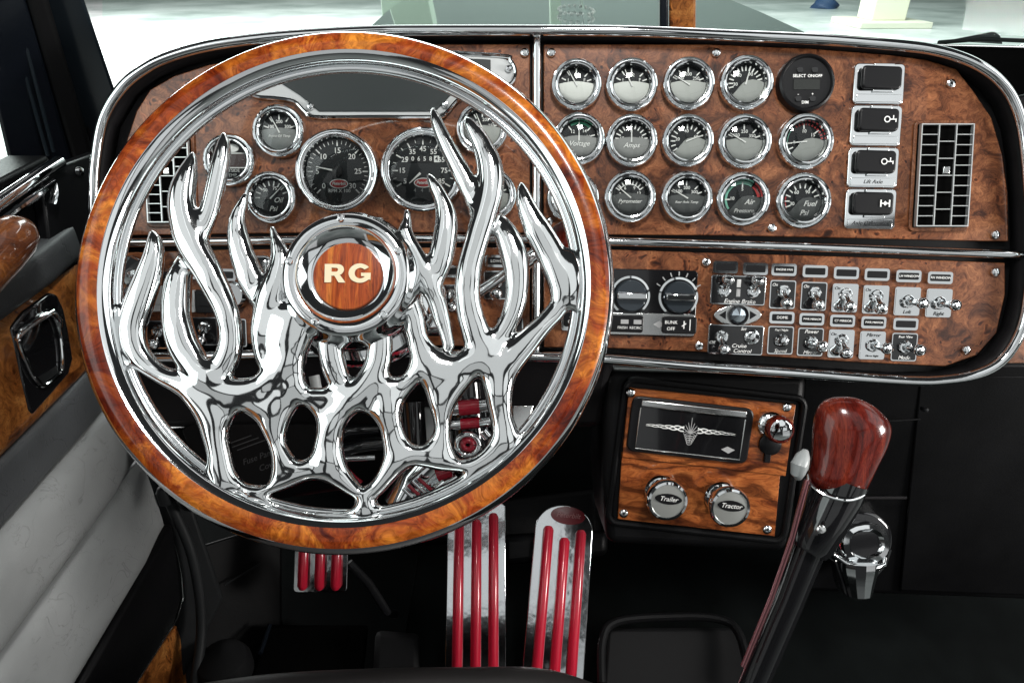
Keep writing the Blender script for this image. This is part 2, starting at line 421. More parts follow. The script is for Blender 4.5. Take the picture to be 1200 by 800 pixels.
# ------------------------------------------------------------------ gauges
def pol(r, a): return (r * math.cos(rad(a)), r * math.sin(rad(a)))
def ticks(g, R, angs, l0, l1, wdt, m=None, nm='tick_mark', z=0.0040):
    mb = MB()
    for a in angs:
        x, y = pol((l0 + l1) / 2 * R, a); mb.box((x, y, z), ((l1 - l0) * R, wdt * R, 0.0003), rad(a))
    return part(nm, mb, m or WHITE, g, smooth=0)
def arcband(g, R, r0, r1, a0, a1, m, nm, z=0.0038):
    n = 20; vs = []; 
    for i in range(n + 1):
        a = a0 + (a1 - a0) * i / n
        vs += [(*pol(r0 * R, a), z), (*pol(r1 * R, a), z)]
    return part(nm, MB().add(vs, [(2 * i, 2 * i + 1, 2 * i + 3, 2 * i + 2) for i in range(n)]), m, g, smooth=0)
GM = {}
def gauge_base(nm, px, py, rpx, label, dial=None, steps=True):
    p = DF.at(px, py, 0.011); R = rpx * DF.sc(px, py, 0.011)
    key = round(R, 4)
    if key not in GM:
        if R < 0.04:
            pr = [(1, 0), (1, .006), (.985, .009), (.95, .0105), (.915, .0098), (.90, .0088), (.888, .0095), (.865, .0108), (.825, .0120), (.78, .0125), (.74, .0122), (.712, .0112), (.700, .009), (.692, .003)]
        else:
            pr = [(1, 0), (1, .007), (.99, .0105), (.965, .0125), (.94, .012), (.925, .0108), (.91, .0118), (.885, .0130), (.85, .0132), (.815, .0128), (.79, .0118), (.78, .009), (.772, .003)]
        me = MB().lathe([(r * R, z) for r, z in pr], 48).mesh('bezel', 30)
        di = pr[-1][0] * R + 0.0008
        d = MB().lathe([(di, 0.0030), (0.0, 0.0030)], 36).mesh('dial', 0)
        gl = MB().lathe([(di + 0.0004, 0.0078), (di * 0.8, 0.0094), (di * 0.5, 0.0106), (di * 0.25, 0.0111), (0.0001, 0.0113)], 32).mesh('glass', 60)
        me.materials.append(CHROME_W); gl.materials.append(GLASS); GM[key] = (me, d, gl)
    me, d, gl = GM[key]
    g = link(nm, me, None, dash, (p.x, p.y, 0.0)); g['label'] = label
    d2 = d.copy(); d2.materials.append(dial or DIAL)
    link('dial', d2, None, g)
    link('glass', gl, None, g)
    return g, R
def nameplate(g, R, kind, txt=None, txt2=None, bright=None):
    r = 0.685 * R; pts = []
    if kind == 'half':
        a0 = 4
        for i in range(25): pts.append(pol(r, 180 - a0 + (180 + 2 * a0) * i / 24))
        for i in range(1, 12): t = i / 12; pts.append((r * math.cos(rad(a0)) * (1 - 2 * t), r * math.sin(rad(a0)) + 0.10 * R * math.sin(math.pi * t)))
    else:
        for i in range(25): pts.append(pol(r, 222 + (362 - 222) * i / 24))
        pts += [(0.52 * R, 0.10 * R), (0.25 * R, 0.14 * R), (0.02 * R, 0.10 * R), (-0.12 * R, 0.0)]
    part('nameplate', MB().prism(pts, 0.0036, 0.0052), bright or SILVER, g, bevel=0.0004)
    if txt:
        if kind == 'half':
            text('lettering', txt, min(0.25, 1.75 / max(4, len(txt))) * R * 1.05, WHITE, g, (0, -0.17 * R, 0.0056), 0.35, bold=0.012)
        else:
            text('lettering', txt, 0.27 * R, WHITE, g, (0.25 * R, -0.10 * R, 0.0056), 0.35, bold=0.012)
            if txt2: text('lettering', txt2, (0.27 if len(txt2) < 5 else 0.21) * R, WHITE, g, (0.05 * R, -0.42 * R, 0.0056), 0.35, bold=0.012)
def needle(g, L, ang, R, c=(0, 0), back=0.06):
    ca, sa = math.cos(rad(ang)), math.sin(rad(ang)); w = 0.028 * R
    q = [(-back * R, -w), (L * R, -w * 0.35), (L * R, w * 0.35), (-back * R, w)]
    part('needle', MB().prism([(c[0] + x * ca - y * sa, c[1] + x * sa + y * ca) for x, y in q], 0.0058, 0.0064), WHITE, g, smooth=0)
def numerals(g, R, items, size, rr, m=None, c=(0, 0)):
    for s, a in items:
        x, y = pol(rr * R, a); text('numeral', s, size * R, m or WHITE, g, (c[0] + x, c[1] + y, 0.0040), bold=0.01)
def small(px, py, rpx, label, kind='half', txt=None, txt2=None, nums=(), nd=None, tk=None, extra=None, bright=None):
    g, R = gauge_base('gauge', px, py, rpx, label)
    tk = tk if tk is not None else list(range(20, 165, 20))
    ticks(g, R, tk, 0.45, 0.63, 0.048)
    numerals(g, R, nums, 0.17, 0.37)
    nameplate(g, R, kind, txt, txt2, bright)
    if nd is not None: needle(g, 0.62, nd, R)
    if extra: extra(g, R)
    return g
T5 = [20, 55, 90, 125, 160]
small(325, 153, 31, 'oil temperature gauge above the small gauge pair at the left end', 'half', 'Engine Oil Temp', nums=(('100', 150), ('200', 90), ('300', 30)), nd=118, tk=T5, bright=MIDPLATE)
small(316, 231, 31, 'oil pressure gauge with pointed nameplate left of the tachometer', 'wedge', 'Oil', 'Psi', nums=(('50', 130), ('75', 70)), nd=45, tk=list(range(0, 200, 20)), bright=DIALGREY)
small(565, 150, 31, 'temperature gauge behind a flame tip right of the speedometer', 'half', None, nums=(('100', 140), ('200', 70), ('250', 20)), nd=112, tk=[15, 30, 65, 90, 120, 150])
small(575, 228, 31, 'gauge half hidden by crossing flames below right of the speedometer', 'half', None, nums=(('60', 140), ('80', 90)), nd=60, tk=T5)
small(676, 98, 30, 'first gauge of the top row beside the chrome divider', 'half', None, nums=(('1', 150), ('1/2', 88), ('F', 30)), nd=120, tk=[20, 45, 90, 125, 155])
small(741, 98, 31, 'second gauge of the top row', 'half', None, nums=(('1', 150), ('1/2', 88), ('F', 30)), nd=115, tk=[20, 45, 90, 125, 155])
small(808, 97, 31, 'third gauge of the top row, marked 100 and 200', 'half', None, nums=(('100', 140), ('200', 88), ('250', 35)), nd=150, tk=[20, 45, 90, 125, 155])
small(876, 96, 32, 'fourth gauge of the top row with pointed nameplate', 'wedge', None, nums=(('30', 185), ('60', 130), ('90', 60)), nd=75, tk=list(range(0, 210, 15)))
def volts(g, R): arcband(g, R, 0.57, 0.66, 45, 120, GREEN, 'green_band')
small(679, 162, 31, 'voltage gauge with green arc peeping out behind the wheel rim', 'half', 'Voltage', nums=(('12', 130), ('14', 55), ('16', 15)), nd=90, tk=[15, 45, 90, 130], extra=volts, bright=MIDPLATE)
small(741, 164, 31, 'amperage gauge with upright needle in the middle row', 'half', 'Amps', nums=(('60', 165), ('0', 90), ('60', 15)), nd=90, tk=list(range(10, 180, 16)), bright=MIDPLATE)
small(807, 164, 31, 'pressure gauge with pointed nameplate in the middle of the second row', 'wedge', None, nums=(('20', 170), ('40', 95), ('60', 25)), nd=20, tk=list(range(0, 225, 18)))
small(874, 165, 32, 'temperature gauge fourth in the middle row', 'half', None, nums=(('150', 140), ('250', 88), ('350', 35)), nd=150, tk=[20, 45, 90, 125, 155])
def reddash(g, R):
    ticks(g, R, list(range(0, 130, 11)), 0.58, 0.66, 0.06, REDP, 'red_mark', 0.0042)
    arcband(g, R, 0.61, 0.67, 130, 215, MINT, 'mint_band')
small(946, 165, 33, 'gauge with red dashes and a mint band at the end of the middle row', 'wedge', None, nums=(('5', 185), ('10', 95), ('15', 40)), nd=185, tk=[40, 95, 185, 205], extra=reddash)
small(672, 231, 31, 'bottom row gauge almost hidden behind the wheel rim', 'half', None, nums=(('20', 185), ('40', 100)), nd=150, tk=list(range(0, 225, 18)))
def arcw(g, R): arcband(g, R, 0.46, 0.49, 35, 145, WHITE, 'scale_line')
small(739, 230, 31, 'pyrometer with curved white scale in the bottom row', 'half', 'Pyrometer', nums=(('2', 165), ('6', 118), ('9', 62), ('12', 20)), nd=140, tk=list(range(35, 150, 14)), extra=arcw, bright=mat('nameplate_dark', (0.085, 0.09, 0.09), 0.4, 0.3))
DKP = MATS['nameplate_dark']
small(806, 231, 31, 'temperature gauge with dark nameplate in the middle of the bottom row', 'half', 'Rear Axle Temp', nums=(('100', 140), ('200', 88), ('300', 35)), nd=150, tk=[20, 45, 90, 125, 155], bright=DKP)
def airp(g, R):
    arcband(g, R, 0.56, 0.68, 55, 215, MINT, 'mint_band'); arcband(g, R, 0.56, 0.68, 8, 50, REDP, 'red_band')
small(872, 233, 32, 'air pressure gauge with thick mint and red arc', 'wedge', 'Air', 'Pressure', nums=(('10', 175), ('5', 90), ('15', 10)), nd=None, tk=[0, 90, 180], extra=airp, bright=DKP)
def fuelr(g, R): arcband(g, R, 0.58, 0.68, 165, 205, REDP, 'red_band')
small(943, 235, 33, 'fuel pressure gauge with small red arc at the end of the bottom row', 'wedge', 'Fuel', 'Psi', nums=(('30', 195), ('60', 125), ('90', 60), ('120', 8)), nd=None, tk=list(range(0, 215, 20)), extra=fuelr, bright=DKP)

# digital outside-temperature gauge
g, R = gauge_base('digital_gauge', 267, 187, 31, 'digital outside temperature readout at the far left')
part('display_window', MB().box((0, 0.0, 0.0036), (1.36 * R, 0.5 * R, 0.0012)), DARKRED, g)
mb = MB().box((0, 0.27 * R, 0.0043), (1.32 * R, 0.035 * R, 0.0004)).box((0, -0.27 * R, 0.0043), (1.32 * R, 0.035 * R, 0.0004))
part('display_line', mb, WHITE, g, smooth=0)
o = part('status_lamp', MB().lathe([(0.22 * R, 0.0034), (0.22 * R, 0.0046), (0, 0.005)], 20), WHITE, g, (0.1 * R, 0.46 * R, 0)); o.scale = (1.1, 0.7, 1)
text('lettering', 'OUTSIDE', 0.17 * R, WHITE, g, (0, -0.38 * R, 0.0042)); text('lettering', 'TEMP', 0.17 * R, WHITE, g, (0.02 * R, -0.56 * R, 0.0042))

# black programmable gauge
p = DF.at(945, 97, 0.008); R = 33 * DF.sc(945, 97)
g = part('black_gauge', MB().lathe([(R, 0), (R, .006), (.97 * R, .010), (.90 * R, .0115), (.86 * R, .0105), (.84 * R, .0085), (0, .0085)], 48), BLACK, dash, (p.x, p.y, 0), label='all black digital module with four small buttons')
for bx, by in ((-.26, .42), (.26, .42), (-.28, -.56), (.22, -.56)):
    part('push_button', MB().prism(rrect(.2 * R, .17 * R, .06 * R), .0085, .0102), GLOSSBLACK, g, (bx * R, by * R, 0))
part('display_window', MB().box((0, -.07 * R, .0088), (.92 * R, .35 * R, .001)), mat('lcd_off', (.02, .022, .02), .15), g)
for s, x, y in (('SELECT', -.27, .22), ('ON/OFF', .28, .22), ('-', -.28, -.40), ('+', .22, -.40), ('DIM', -.03, -.68)):
    text('lettering', s, .14 * R, WHITE, g, (x * R, y * R, .0088), bold=0.01)

# tachometer and speedometer
g, R = gauge_base('tachometer', 394, 200, 49, 'large tachometer reading up to 30', DIALGREY)
ticks(g, R, [225 - 9 * v for v in range(0, 31)], 0.65, 0.73, 0.016); ticks(g, R, [225 - 45 * v for v in range(7)], 0.60, 0.73, 0.032, nm='major_tick')
numerals(g, R, [(str(5 * i), 225 - 45 * i) for i in range(7)], 0.18, 0.49)
needle(g, 0.52, 168, R, back=0.1); part('needle_hub', MB().lathe([(.12 * R, .0055), (.12 * R, .0075), (0, .0085)], 24), BLACK, g)
text('lettering', 'RPM X 100', 0.115 * R, WHITE, g, (0.03 * R, -.46 * R, .0042), bold=0.01)
def badge(g, R, x, y):
    o = part('badge', MB().lathe([(.2 * R, .0034), (.2 * R, .0042), (0, .0044)], 32), BADGERED, g, (x * R, y * R, 0)); o.scale = (1, .46, 1)
    o2 = part('badge_border', MB().lathe([(.225 * R, .0034), (.225 * R, .0041), (.195 * R, .0041)], 32), WHITE, g, (x * R, y * R, 0)); o2.scale = (1, .5, 1)
    text('badge_lettering', 'Peterbilt', .095 * R, WHITE, g, (x * R, y * R, .0047), .3, bold=.02)
badge(g, R, 0.02, -.29)
g, R = gauge_base('speedometer', 495, 199, 50, 'large speedometer with odometer digits', DIALGREY)
ticks(g, R, [90 + (45 - v) * 3 for v in range(5, 90, 5)], 0.66, 0.73, 0.016); ticks(g, R, [90 + (45 - v) * 3 for v in range(5, 90, 10)], 0.60, 0.73, 0.032, nm='major_tick')
numerals(g, R, [(str(v), 90 + (45 - v) * 3) for v in range(5, 90, 10)], 0.165, 0.50)
for i, ch in enumerate('006584'):
    x = (-.38 + .14 * i) * R
    part('odometer_wheel', MB().box((x, .27 * R, .0036), (.125 * R, .15 * R, .001)), BLACK if i < 5 else WHITE, g)
    text('odometer_digit', ch, .14 * R, WHITE if i < 5 else BLACK, g, (x, .27 * R, .0044), bold=.012)
needle(g, 0.36, 222, R, (-.06 * R, -.06 * R), back=0.0)
for i, ch in enumerate('441'): text('trip_digit', ch, .12 * R, GREYPRINT, g, ((-.2 + .17 * i) * R, -.46 * R, .0044))
badge(g, R, 0.0, -.28)

# ------------------------------------------------------------------ dark display with chrome frame above the two large dials
scr_pl = [(292, 108), (300, 113), (322, 114), (345, 119), (358, 130), (368, 136), (440, 136), (512, 136), (522, 131), (537, 115), (556, 108), (578, 104), (598, 98), (603, 84), (598, 72), (585, 66), (440, 60), (330, 66), (300, 84)]
dsp = part('display_bezel', MB().prism(dxy(scr_pl, .003), 0.0002, 0.0030), GREYTRIM, dash, bevel=0.001, label='pale grey surround of the dark display above the tachometer')
part('screen', MB().prism(dxy([(296, 96), (330, 98), (352, 112), (374, 131), (510, 131), (528, 112), (548, 99), (575, 84), (575, 70), (440, 63), (335, 70), (306, 82)], .004), 0.0031, 0.0044), SCREEN, dsp, bevel=0.0006)
part('chrome_edge', MB().tube(smoothpath([DF.at(x, y, .004) for x, y in [(291, 104), (300, 113), (322, 115), (345, 119), (358, 131), (370, 137), (440, 137), (511, 137), (523, 132), (538, 116), (556, 109), (580, 105), (599, 98), (604, 84), (598, 71), (583, 65), (440, 59), (328, 65), (298, 84)]], 4, True), 0.0024, 8, closed=True), CHROME, dsp)
for x, y in ((365, 126), (522, 124), (596, 82)):
    part('chrome_stud', MB().lathe([(.004, .003), (.004, .0055), (.0028, .0075), (0, .0082)], 16), CHROME, dsp, DF.at(x, y, 0).xy.to_3d())

# ------------------------------------------------------------------ vents
def vent(cx, cy, wpx, hpx, label, flip=False):
    c = DF.at(cx, cy, .003); k = DF.sc(cx, cy, .003); W, H = wpx * k, hpx * k
    v = part('air_vent', MB().prism(rrect(W + .010, H + .012, .006), 0.0002, .0030), BURLEDGE, dash, (c.x, c.y, 0), bevel=.001, label=label)
    part('vent_housing', MB().prism(rrect(W + .003, H + .003, .002), .0031, .0045), MATTE, v)
    fr = MB()
    for y in (-H / 2, H / 2): fr.box((0, y, .0075), (W + .0012, .0012, .005))
    for x in (-W / 2, W / 2): fr.box((x, 0, .0074), (.0012, H - .0014, .005))
    part('grille_frame', fr, GRILLE, v)
    me = MB().box((0, 0, 0), (.0013, H - .0016, .0022)).mesh('vane', 0); me.materials.append(GRILLE)
    for x in (-W / 6, W / 6): link('vane', me, None, v, (x, 0, .0090))
    sl = MB().box((0, 0, 0), (W / 3 - .0022, .0009, .0016)).mesh('slat', 0); sl.materials.append(GRILLE)
    for col, nrow in ((-1, 10), (0, 6), (1, 10)):
        for i in range(1, nrow): 
            o = link('slat', sl, None, v, (col * W / 3, -H / 2 + H * i / nrow, .0088))
    part('thumb_tab', MB().box((0, H * .05, .0085), (W * .13, H * .07, .007)), STEEL, v, bevel=.0008)
vent(1103.5, 206.5, 60, 116, 'tall chrome grille air vent at the right end of the dashboard')
vent(199, 207, 50, 106, 'chrome grille air vent half hidden behind the wheel on the left')

# ------------------------------------------------------------------ rocker switches
def rocker(cx, cy, txt, icon, label):
    c = DF.at(cx, cy, .003); k = DF.sc(cx, cy)
    s = part('rocker_switch', MB().prism(rrect(59 * k, 46 * k, 5 * k), .0002, .0036), CHROME, dash, (c.x, c.y, 0), bevel=.001, label=label)
    s.rotation_euler.z = rad(-0.8)
    b = part('rocker', MB().prism(rrect(48 * k, 26 * k, 5 * k), .0036, .0095), BLACK, s, (0, 6 * k, 0), bevel=.0022, seg=3)
    b.rotation_euler.y = rad(4)
    part('label_slot', MB().box((0, -16.5 * k, .0040), (52 * k, 9 * k, .0012)), CHROME, s, bevel=.0004)
    for yy, hh in ((20.5, 4), (-8.6, 3)): part('retaining_clip', MB().box((4 * k, yy * k, .0045), (24 * k, hh * k, .003)), CHROME, s, bevel=.0006)
    if txt: text('lettering', txt, 6.5 * k, DIAL, s, (0, -16.5 * k, .0048), .3)
    if icon:
        ic = MB()
        if icon == 1:
            for a in range(10): ic.box((9 * k + 3 * k * math.cos(a * .628), 6 * k + 3 * k * math.sin(a * .628), .0102), (2.0 * k, 1.2 * k, .0003), a * .628 + 1.57)
            ic.box((15 * k, 6 * k, .0102), (6 * k, 1.2 * k, .0003)).box((16 * k, 8.5 * k, .0102), (1.2 * k, 4 * k, .0003)).box((19 * k, 5 * k, .0102), (1.2 * k, 4 * k, .0003))
        else:
            for sx in (-1, 1):
                ic.box(((13 + 5 * sx) * k, 6 * k, .0102), (1.6 * k, 8 * k, .0003)); ic.box(((13 + 2.6 * sx) * k, 6 * k, .0102), (3 * k, 1.4 * k, .0003))
            ic.box((13 * k, 6 * k, .0102), (4 * k, 4 * k, .0003), .785)
        part('icon', ic, WHITE, s, smooth=0)
rocker(1030, 98.5, None, 0, 'topmost rocker switch with blank black face')
rocker(1026.5, 147.5, None, 1, 'second rocker switch from the top with white lamp symbol')
rocker(1023, 196.5, 'Lift Axle', 1, 'third rocker switch from the top')
rocker(1020, 245, 'Axle Differential', 2, 'lowest rocker switch with white axle symbol')

# ------------------------------------------------------------------ climate panel
def loc(px, py, z=0): p = DF.at(px, py, z); return (p.x, p.y, 0)
k = DF.sc(760, 360)
cp = part('climate_panel', MB().prism(rrect(116 * k, 78 * k, 5 * k), .0002, .003), GLOSSBLACK, dash, loc(758, 355, .003), bevel=.0008, label='dark climate control panel with two round knobs')
cp.rotation_euler.z = rad(-1.5)
for x in (-20, 36):
    part('dial_ring', MB().lathe([(23 * k, .003), (23 * k, .005), (20.5 * k, .0055), (20 * k, .004)], 40), CHROME_W, cp, (x * k, 8 * k, 0))
    kb = part('knob', MB().lathe([(19 * k, .003), (18.5 * k, .010), (17 * k, .0115), (0, .0115)], 32), SMOKED, cp, (x * k, 8 * k, 0))
    part('pointer_bar', MB().box((0, 0, .0155), (34 * k, 8 * k, .008)), CHROME, kb, bevel=.0015)
part('switch_surround', MB().prism(rrect(112 * k, 26 * k, 4 * k), .0031, .0058), STEEL, cp, (1 * k, -24.5 * k, 0), bevel=.001)
for x in (-24, 38):
    sw = part('rocker', MB().prism(rrect(40 * k, 20 * k, 3 * k), .0058, .0092), BLACK, cp, (x * k, -24.5 * k, 0), bevel=.001)
    if x > 0:
        text('lettering', 'BUNK', 5.5 * k, WHITE, cp, ((x - 10) * k, -21.5 * k, .0096)); text('lettering', 'OFF', 5.5 * k, WHITE, cp, ((x - 10) * k, -29 * k, .0096))
        part('icon', MB().box(((x + 5) * k, -24 * k, .0096), (1.2 * k, 9 * k, .0003)).box(((x + 5) * k, -24 * k, .0096), (6 * k, 1.2 * k, .0003), .6).box(((x + 12) * k, -24 * k, .0096), (1 * k, 13 * k, .0003)), WHITE, cp, smooth=0)
    else:
        text('lettering', 'FRESH  RECIRC', 4.2 * k, WHITE, cp, ((x + 4) * k, -29 * k, .0096))
        part('icon', MB().box(((x - 2) * k, -22 * k, .0096), (9 * k, 5 * k, .0003)).box(((x + 13) * k, -22 * k, .0096), (9 * k, 5 * k, .0003)), GREYPRINT, cp, smooth=0)
dm = MB().prism([(8 * k, -24.5 * k), (15 * k, -20.5 * k), (22 * k, -24.5 * k), (15 * k, -28.5 * k)], .0056, .0061)
part('diamond_mark', dm, GREYPRINT, cp, smooth=0)
vm = MB()
for a in range(-60, 70, 20):
    x, y = pol(27 * k, 90 + a); vm.box((36 * k + x, 8 * k + y, .0033), (5 * k, 1.3 * k, .0003), rad(90 + a))
part('scale_mark', vm, GREYPRINT, cp, smooth=0)
ac = part('rocker_switch', MB().prism(rrect(30 * k, 26 * k, 3 * k), .0002, .004), CHROME, dash, loc(673, 375, .004), bevel=.001, label='small switch marked AC OFF beside the wheel rim')
part('rocker', MB().prism(rrect(25 * k, 19 * k, 3 * k), .004, .0075), BLACK, ac, (0, 2 * k, 0), bevel=.001)
text('lettering', 'AC', 5.5 * k, WHITE, ac, (-2 * k, 5 * k, .0079)); text('lettering', 'OFF', 5.5 * k, WHITE, ac, (-3 * k, -1.5 * k, .0079))

# ------------------------------------------------------------------ toggle switches
kk = DF.sc(980, 360)
def mk(mb, m, smooth=35, nm='m'):
    me = mb.mesh(nm, smooth); me.materials.append(m); return me
nutm = mk(MB().lathe([(7.6 * kk, 0), (7.6 * kk, .0022), (6.6 * kk, .0034), (4.8 * kk, .0036), (4.2 * kk, .0022), (0, .0022)], 20), CHROME)
levm = mk(MB().lathe([(.0022, 0), (.0026, .004), (.0036, .010), (.0050, .0125), (.0060, .0150), (.0057, .0175), (.0040, .0197), (.0012, .0205)], 18, cap1=True), CHROME)
plm = mk(MB().prism(rrect(30 * kk, 33 * kk, 2.5 * kk), .0002, .0024), CHROME)
plin = mk(MB().prism(rrect(27.5 * kk, 30.5 * kk, 2 * kk), .0024, .0028), GLOSSBLACK)
plinS = mk(MB().prism(rrect(27.5 * kk, 30.5 * kk, 2 * kk), .0024, .0028), CHROME)
lbm = mk(MB().prism(rrect(29 * kk, 14 * kk, 3 * kk), .0002, .0050), CHROME)
lbin = mk(MB().prism(rrect(23 * kk, 8 * kk, 1.5 * kk), .0050, .0056), BLACK)
DIRS = {'down': (68, 0), 'up': (-62, 0), 'right': (6, 30), 'out': (15, 22)}
def lever(s, x, y, d):
    link('mounting_nut', nutm, None, s, (x, y, .0026))
    o = link('lever', levm, None, s, (x, y, .0042)); o.scale = (1.22, 1.22, 1.15)
    rx, ry = DIRS[d]; o.rotation_euler = (rad(rx * .75), rad(ry * .9), 0)
def tag_label(px, py, txt, label):
    l = link('label_plate', lbm, None, dash, loc(px, py, .004)); l['label'] = label
    link('label_insert', lbin, None, l)
    if txt: text('lettering', txt, min(4.6, 34 / len(txt)) * kk, WHITE, l, (0, 0, .0059))
    l.rotation_euler.z = rad(-1.5)
def toggle(px, py, d, pale, t1, t2, label):
    s = link('toggle_switch', plm, None, dash, loc(px, py, .002)); s['label'] = label
    s.rotation_euler.z = rad(-1.5)
    link('face_plate', plinS if pale else plin, None, s)
    if d == 'button':
        part('push_button', MB().lathe([(8 * kk, .0028), (8 * kk, .006), (6.5 * kk, .0075), (5.2 * kk, .0085), (4.4 * kk, .016), (0, .0175)], 20), CHROME, s)
    else: lever(s, 0, (4 if d == 'down' else 0) * kk, d)
    if t1: text('lettering', t1, min(6, 36 / len(t1)) * kk, WHITE if not pale else DIAL, s, (0, 12 * kk, .0031), .3)
    if t2: text('lettering', t2, min(6, 36 / len(t2)) * kk, WHITE if not pale else DIAL, s, (0, -12.5 * kk, .0031), .3)
    if d == 'down': text('lettering', 'On', 5 * kk, WHITE if not pale else DIAL, s, (-10 * kk, 11 * kk, .0031), .3)
ORD = ['first', 'second', 'third', 'fourth', 'fifth', 'sixth']
for i, (x, d, pale, lt, t2) in enumerate([(917, 'down', 0, 'ENGINE FAN', None), (953.5, 'down', 0, None, None), (990, 'down', 1, None, None), (1026, 'down', 1, None, None), (1063, 'right', 1, 'LH WINDOW', 'Left'), (1100, 'right', 1, 'RH WINDOW', 'Right')]):
    tag_label(x + 1.5, 316 + 1.9 * i, lt, 'label holder over the %s switch of the upper toggle row' % ORD[i])
    toggle(x, 345 + 2.0 * i, d, pale, None, t2, '%s chrome toggle switch of the upper row' % ORD[i])
for i, (x, d, pale, lt, t1, t2) in enumerate([(914.5, 'button', 0, 'DOME', 'Day / Night', 'Speed'), (949.5, 'out', 0, 'PWR MIRROR', 'Power', 'Mirror'), (985.5, 'down', 1, 'CT MIRROR', None, None), (1022, 'right', 1, 'PWR MIRROR', 'Mirror', 'Mirror Right'), (1059.5, 'right', 0, None, 'Rear View', 'Mode')]):
    tag_label(x + 1.5, 372 + 1.9 * i, lt, 'label holder over the %s switch of the lower toggle row' % ORD[i])
    toggle(x, 398.5 + 2.0 * i, d, pale, t1, t2, '%s chrome switch of the lower row' % ORD[i])
# double plates and eye-shaped badge
def dbl(px, py, wd, hh, label):
    s = part('switch_plate', MB().prism(rrect(wd * kk, hh * kk, 2.5 * kk), .0002, .0024), CHROME, dash, loc(px, py, .002), bevel=.0004, label=label)
    s.rotation_euler.z = rad(-2)
    part('face_plate', MB().prism(rrect((wd - 2.5) * kk, (hh - 2.5) * kk, 2 * kk), .0024, .0028), GLOSSBLACK, s)
    return s
s = dbl(865, 340, 64, 34, 'double switch plate with two raised toggles and a curved lower band')
lever(s, -17 * kk, -1 * kk, 'up'); lever(s, 17 * kk, -1 * kk, 'up')
text('lettering', 'Engine Brake', 7 * kk, WHITE, s, (2 * kk, -13 * kk, .0031), .3)
for y in (8, -3): part('indicator', MB().box((0, y * kk, .0031), (4.5 * kk, 9 * kk, .0006)).box((0, y * kk, .0033), (2.5 * kk, 7 * kk, .0006)), WHITE if y > 0 else GREYPRINT, s)
tag_label(850, 313, None, 'label holder above the left raised toggle'); tag_label(885, 315, None, 'label holder above the right raised toggle')
s = dbl(862, 398, 65, 35, 'double switch plate with lowered toggle and round push button')
lever(s, -17 * kk, 3 * kk, 'down')
part('push_button', MB().lathe([(9 * kk, .0028), (9 * kk, .006), (7 * kk, .0075), (5.6 * kk, .008), (5.2 * kk, .014), (0, .0155)], 20), CHROME, s, (18 * kk, 4 * kk, 0))
text('lettering', 'Cruise', 6.5 * kk, WHITE, s, (4 * kk, -7 * kk, .0031), .3); text('lettering', 'Control', 6.5 * kk, WHITE, s, (8 * kk, -13 * kk, .0031), .3)
text('lettering', 'Set', 5 * kk, WHITE, s, (8 * kk, 13 * kk, .0031), .3); text('lettering', 'Off', 5 * kk, WHITE, s, (-28 * kk, -4 * kk, .0031), .3)
e = part('eye_badge', MB().prism([(28 * kk * math.cos(rad(a)), 12 * kk * math.sin(rad(a)) * (0.75 + .25 * abs(math.sin(rad(a))))) for a in range(0, 360, 10)], .0025, .005), STEEL, dash, loc(864, 369, .003), bevel=.001, label='eye-shaped chrome badge with a round clear jewel')
for sx in (-1, 1): part('arrow_mark', MB().prism([(sx * 22 * kk, 0), (sx * 14 * kk, 5 * kk), (sx * 14 * kk, -5 * kk)], .0050, .0054), BLACK, e, smooth=0)
part('jewel_ring', MB().lathe([(12 * kk, .004), (12 * kk, .0075), (10 * kk, .008), (9.6 * kk, .006)], 32), GLOSSBLACK, e)
part('jewel', MB().lathe([(9.8 * kk, .006), (8 * kk, .0085), (0, .0125)], 10), mat('jewel', (.55, .62, .68), .04, .85), e, smooth=0)

# ------------------------------------------------------------------ controls seen between the flames, lower left panel
kn = part('headlight_knob', MB().lathe([(.012, 0), (.012, .010), (.021, .012), (.0225, .016), (.021, .019), (.012, .026), (.0, .034)], 14), CHROME, dash, loc(153, 322, .012), smooth=10, label='faceted chrome cone knob at the far left')
rp = part('wood_switch_block', MB().prism(rrect(40 * k, 24 * k, 2 * k), .0002, .010), KNOBWOOD, dash, loc(150, 347, .008), bevel=.001, label='small red wood block under the cone knob')
part('chrome_strip', MB().box((0, 13.5 * k, .006), (40 * k, 2.5 * k, .011)), CHROME, rp)
for x, y, m_, wd, hh, lab in ((187, 350, PALESW, 20, 30, 'pale grey square switch between the left flames'), (224, 353, PALESW, 9, 26, 'narrow pale grey switch edge between the left flames'), (243, 353, BLACK, 27, 27, 'black square rocker between the left flames')):
    q = part('rocker_switch', MB().prism(rrect(wd * k, hh * k, 2 * k), .0002, .008), m_, dash, loc(x, y, .006), bevel=.001, label=lab)
    part('rocker', MB().prism(rrect(wd * k * .7, hh * k * .5, 1.5 * k), .008, .0095), m_, q, (0, 1 * k, 0), bevel=.0006)
for x, y, lab in ((186, 392, 'leftmost toggle between the left flames'), (240, 388, 'second toggle between the left flames'), (582, 334, 'toggle behind the right flame pair')):
    q = link('toggle_switch', plm, None, dash, loc(x, y, .002)); q['label'] = lab
    link('face_plate', plin, None, q); lever(q, 0, 4 * kk, 'down')
tag_label(583, 306, 'LOWER', 'label holder behind the right flame pair')
tag_label(188, 322, None, 'label holder between the left flames')

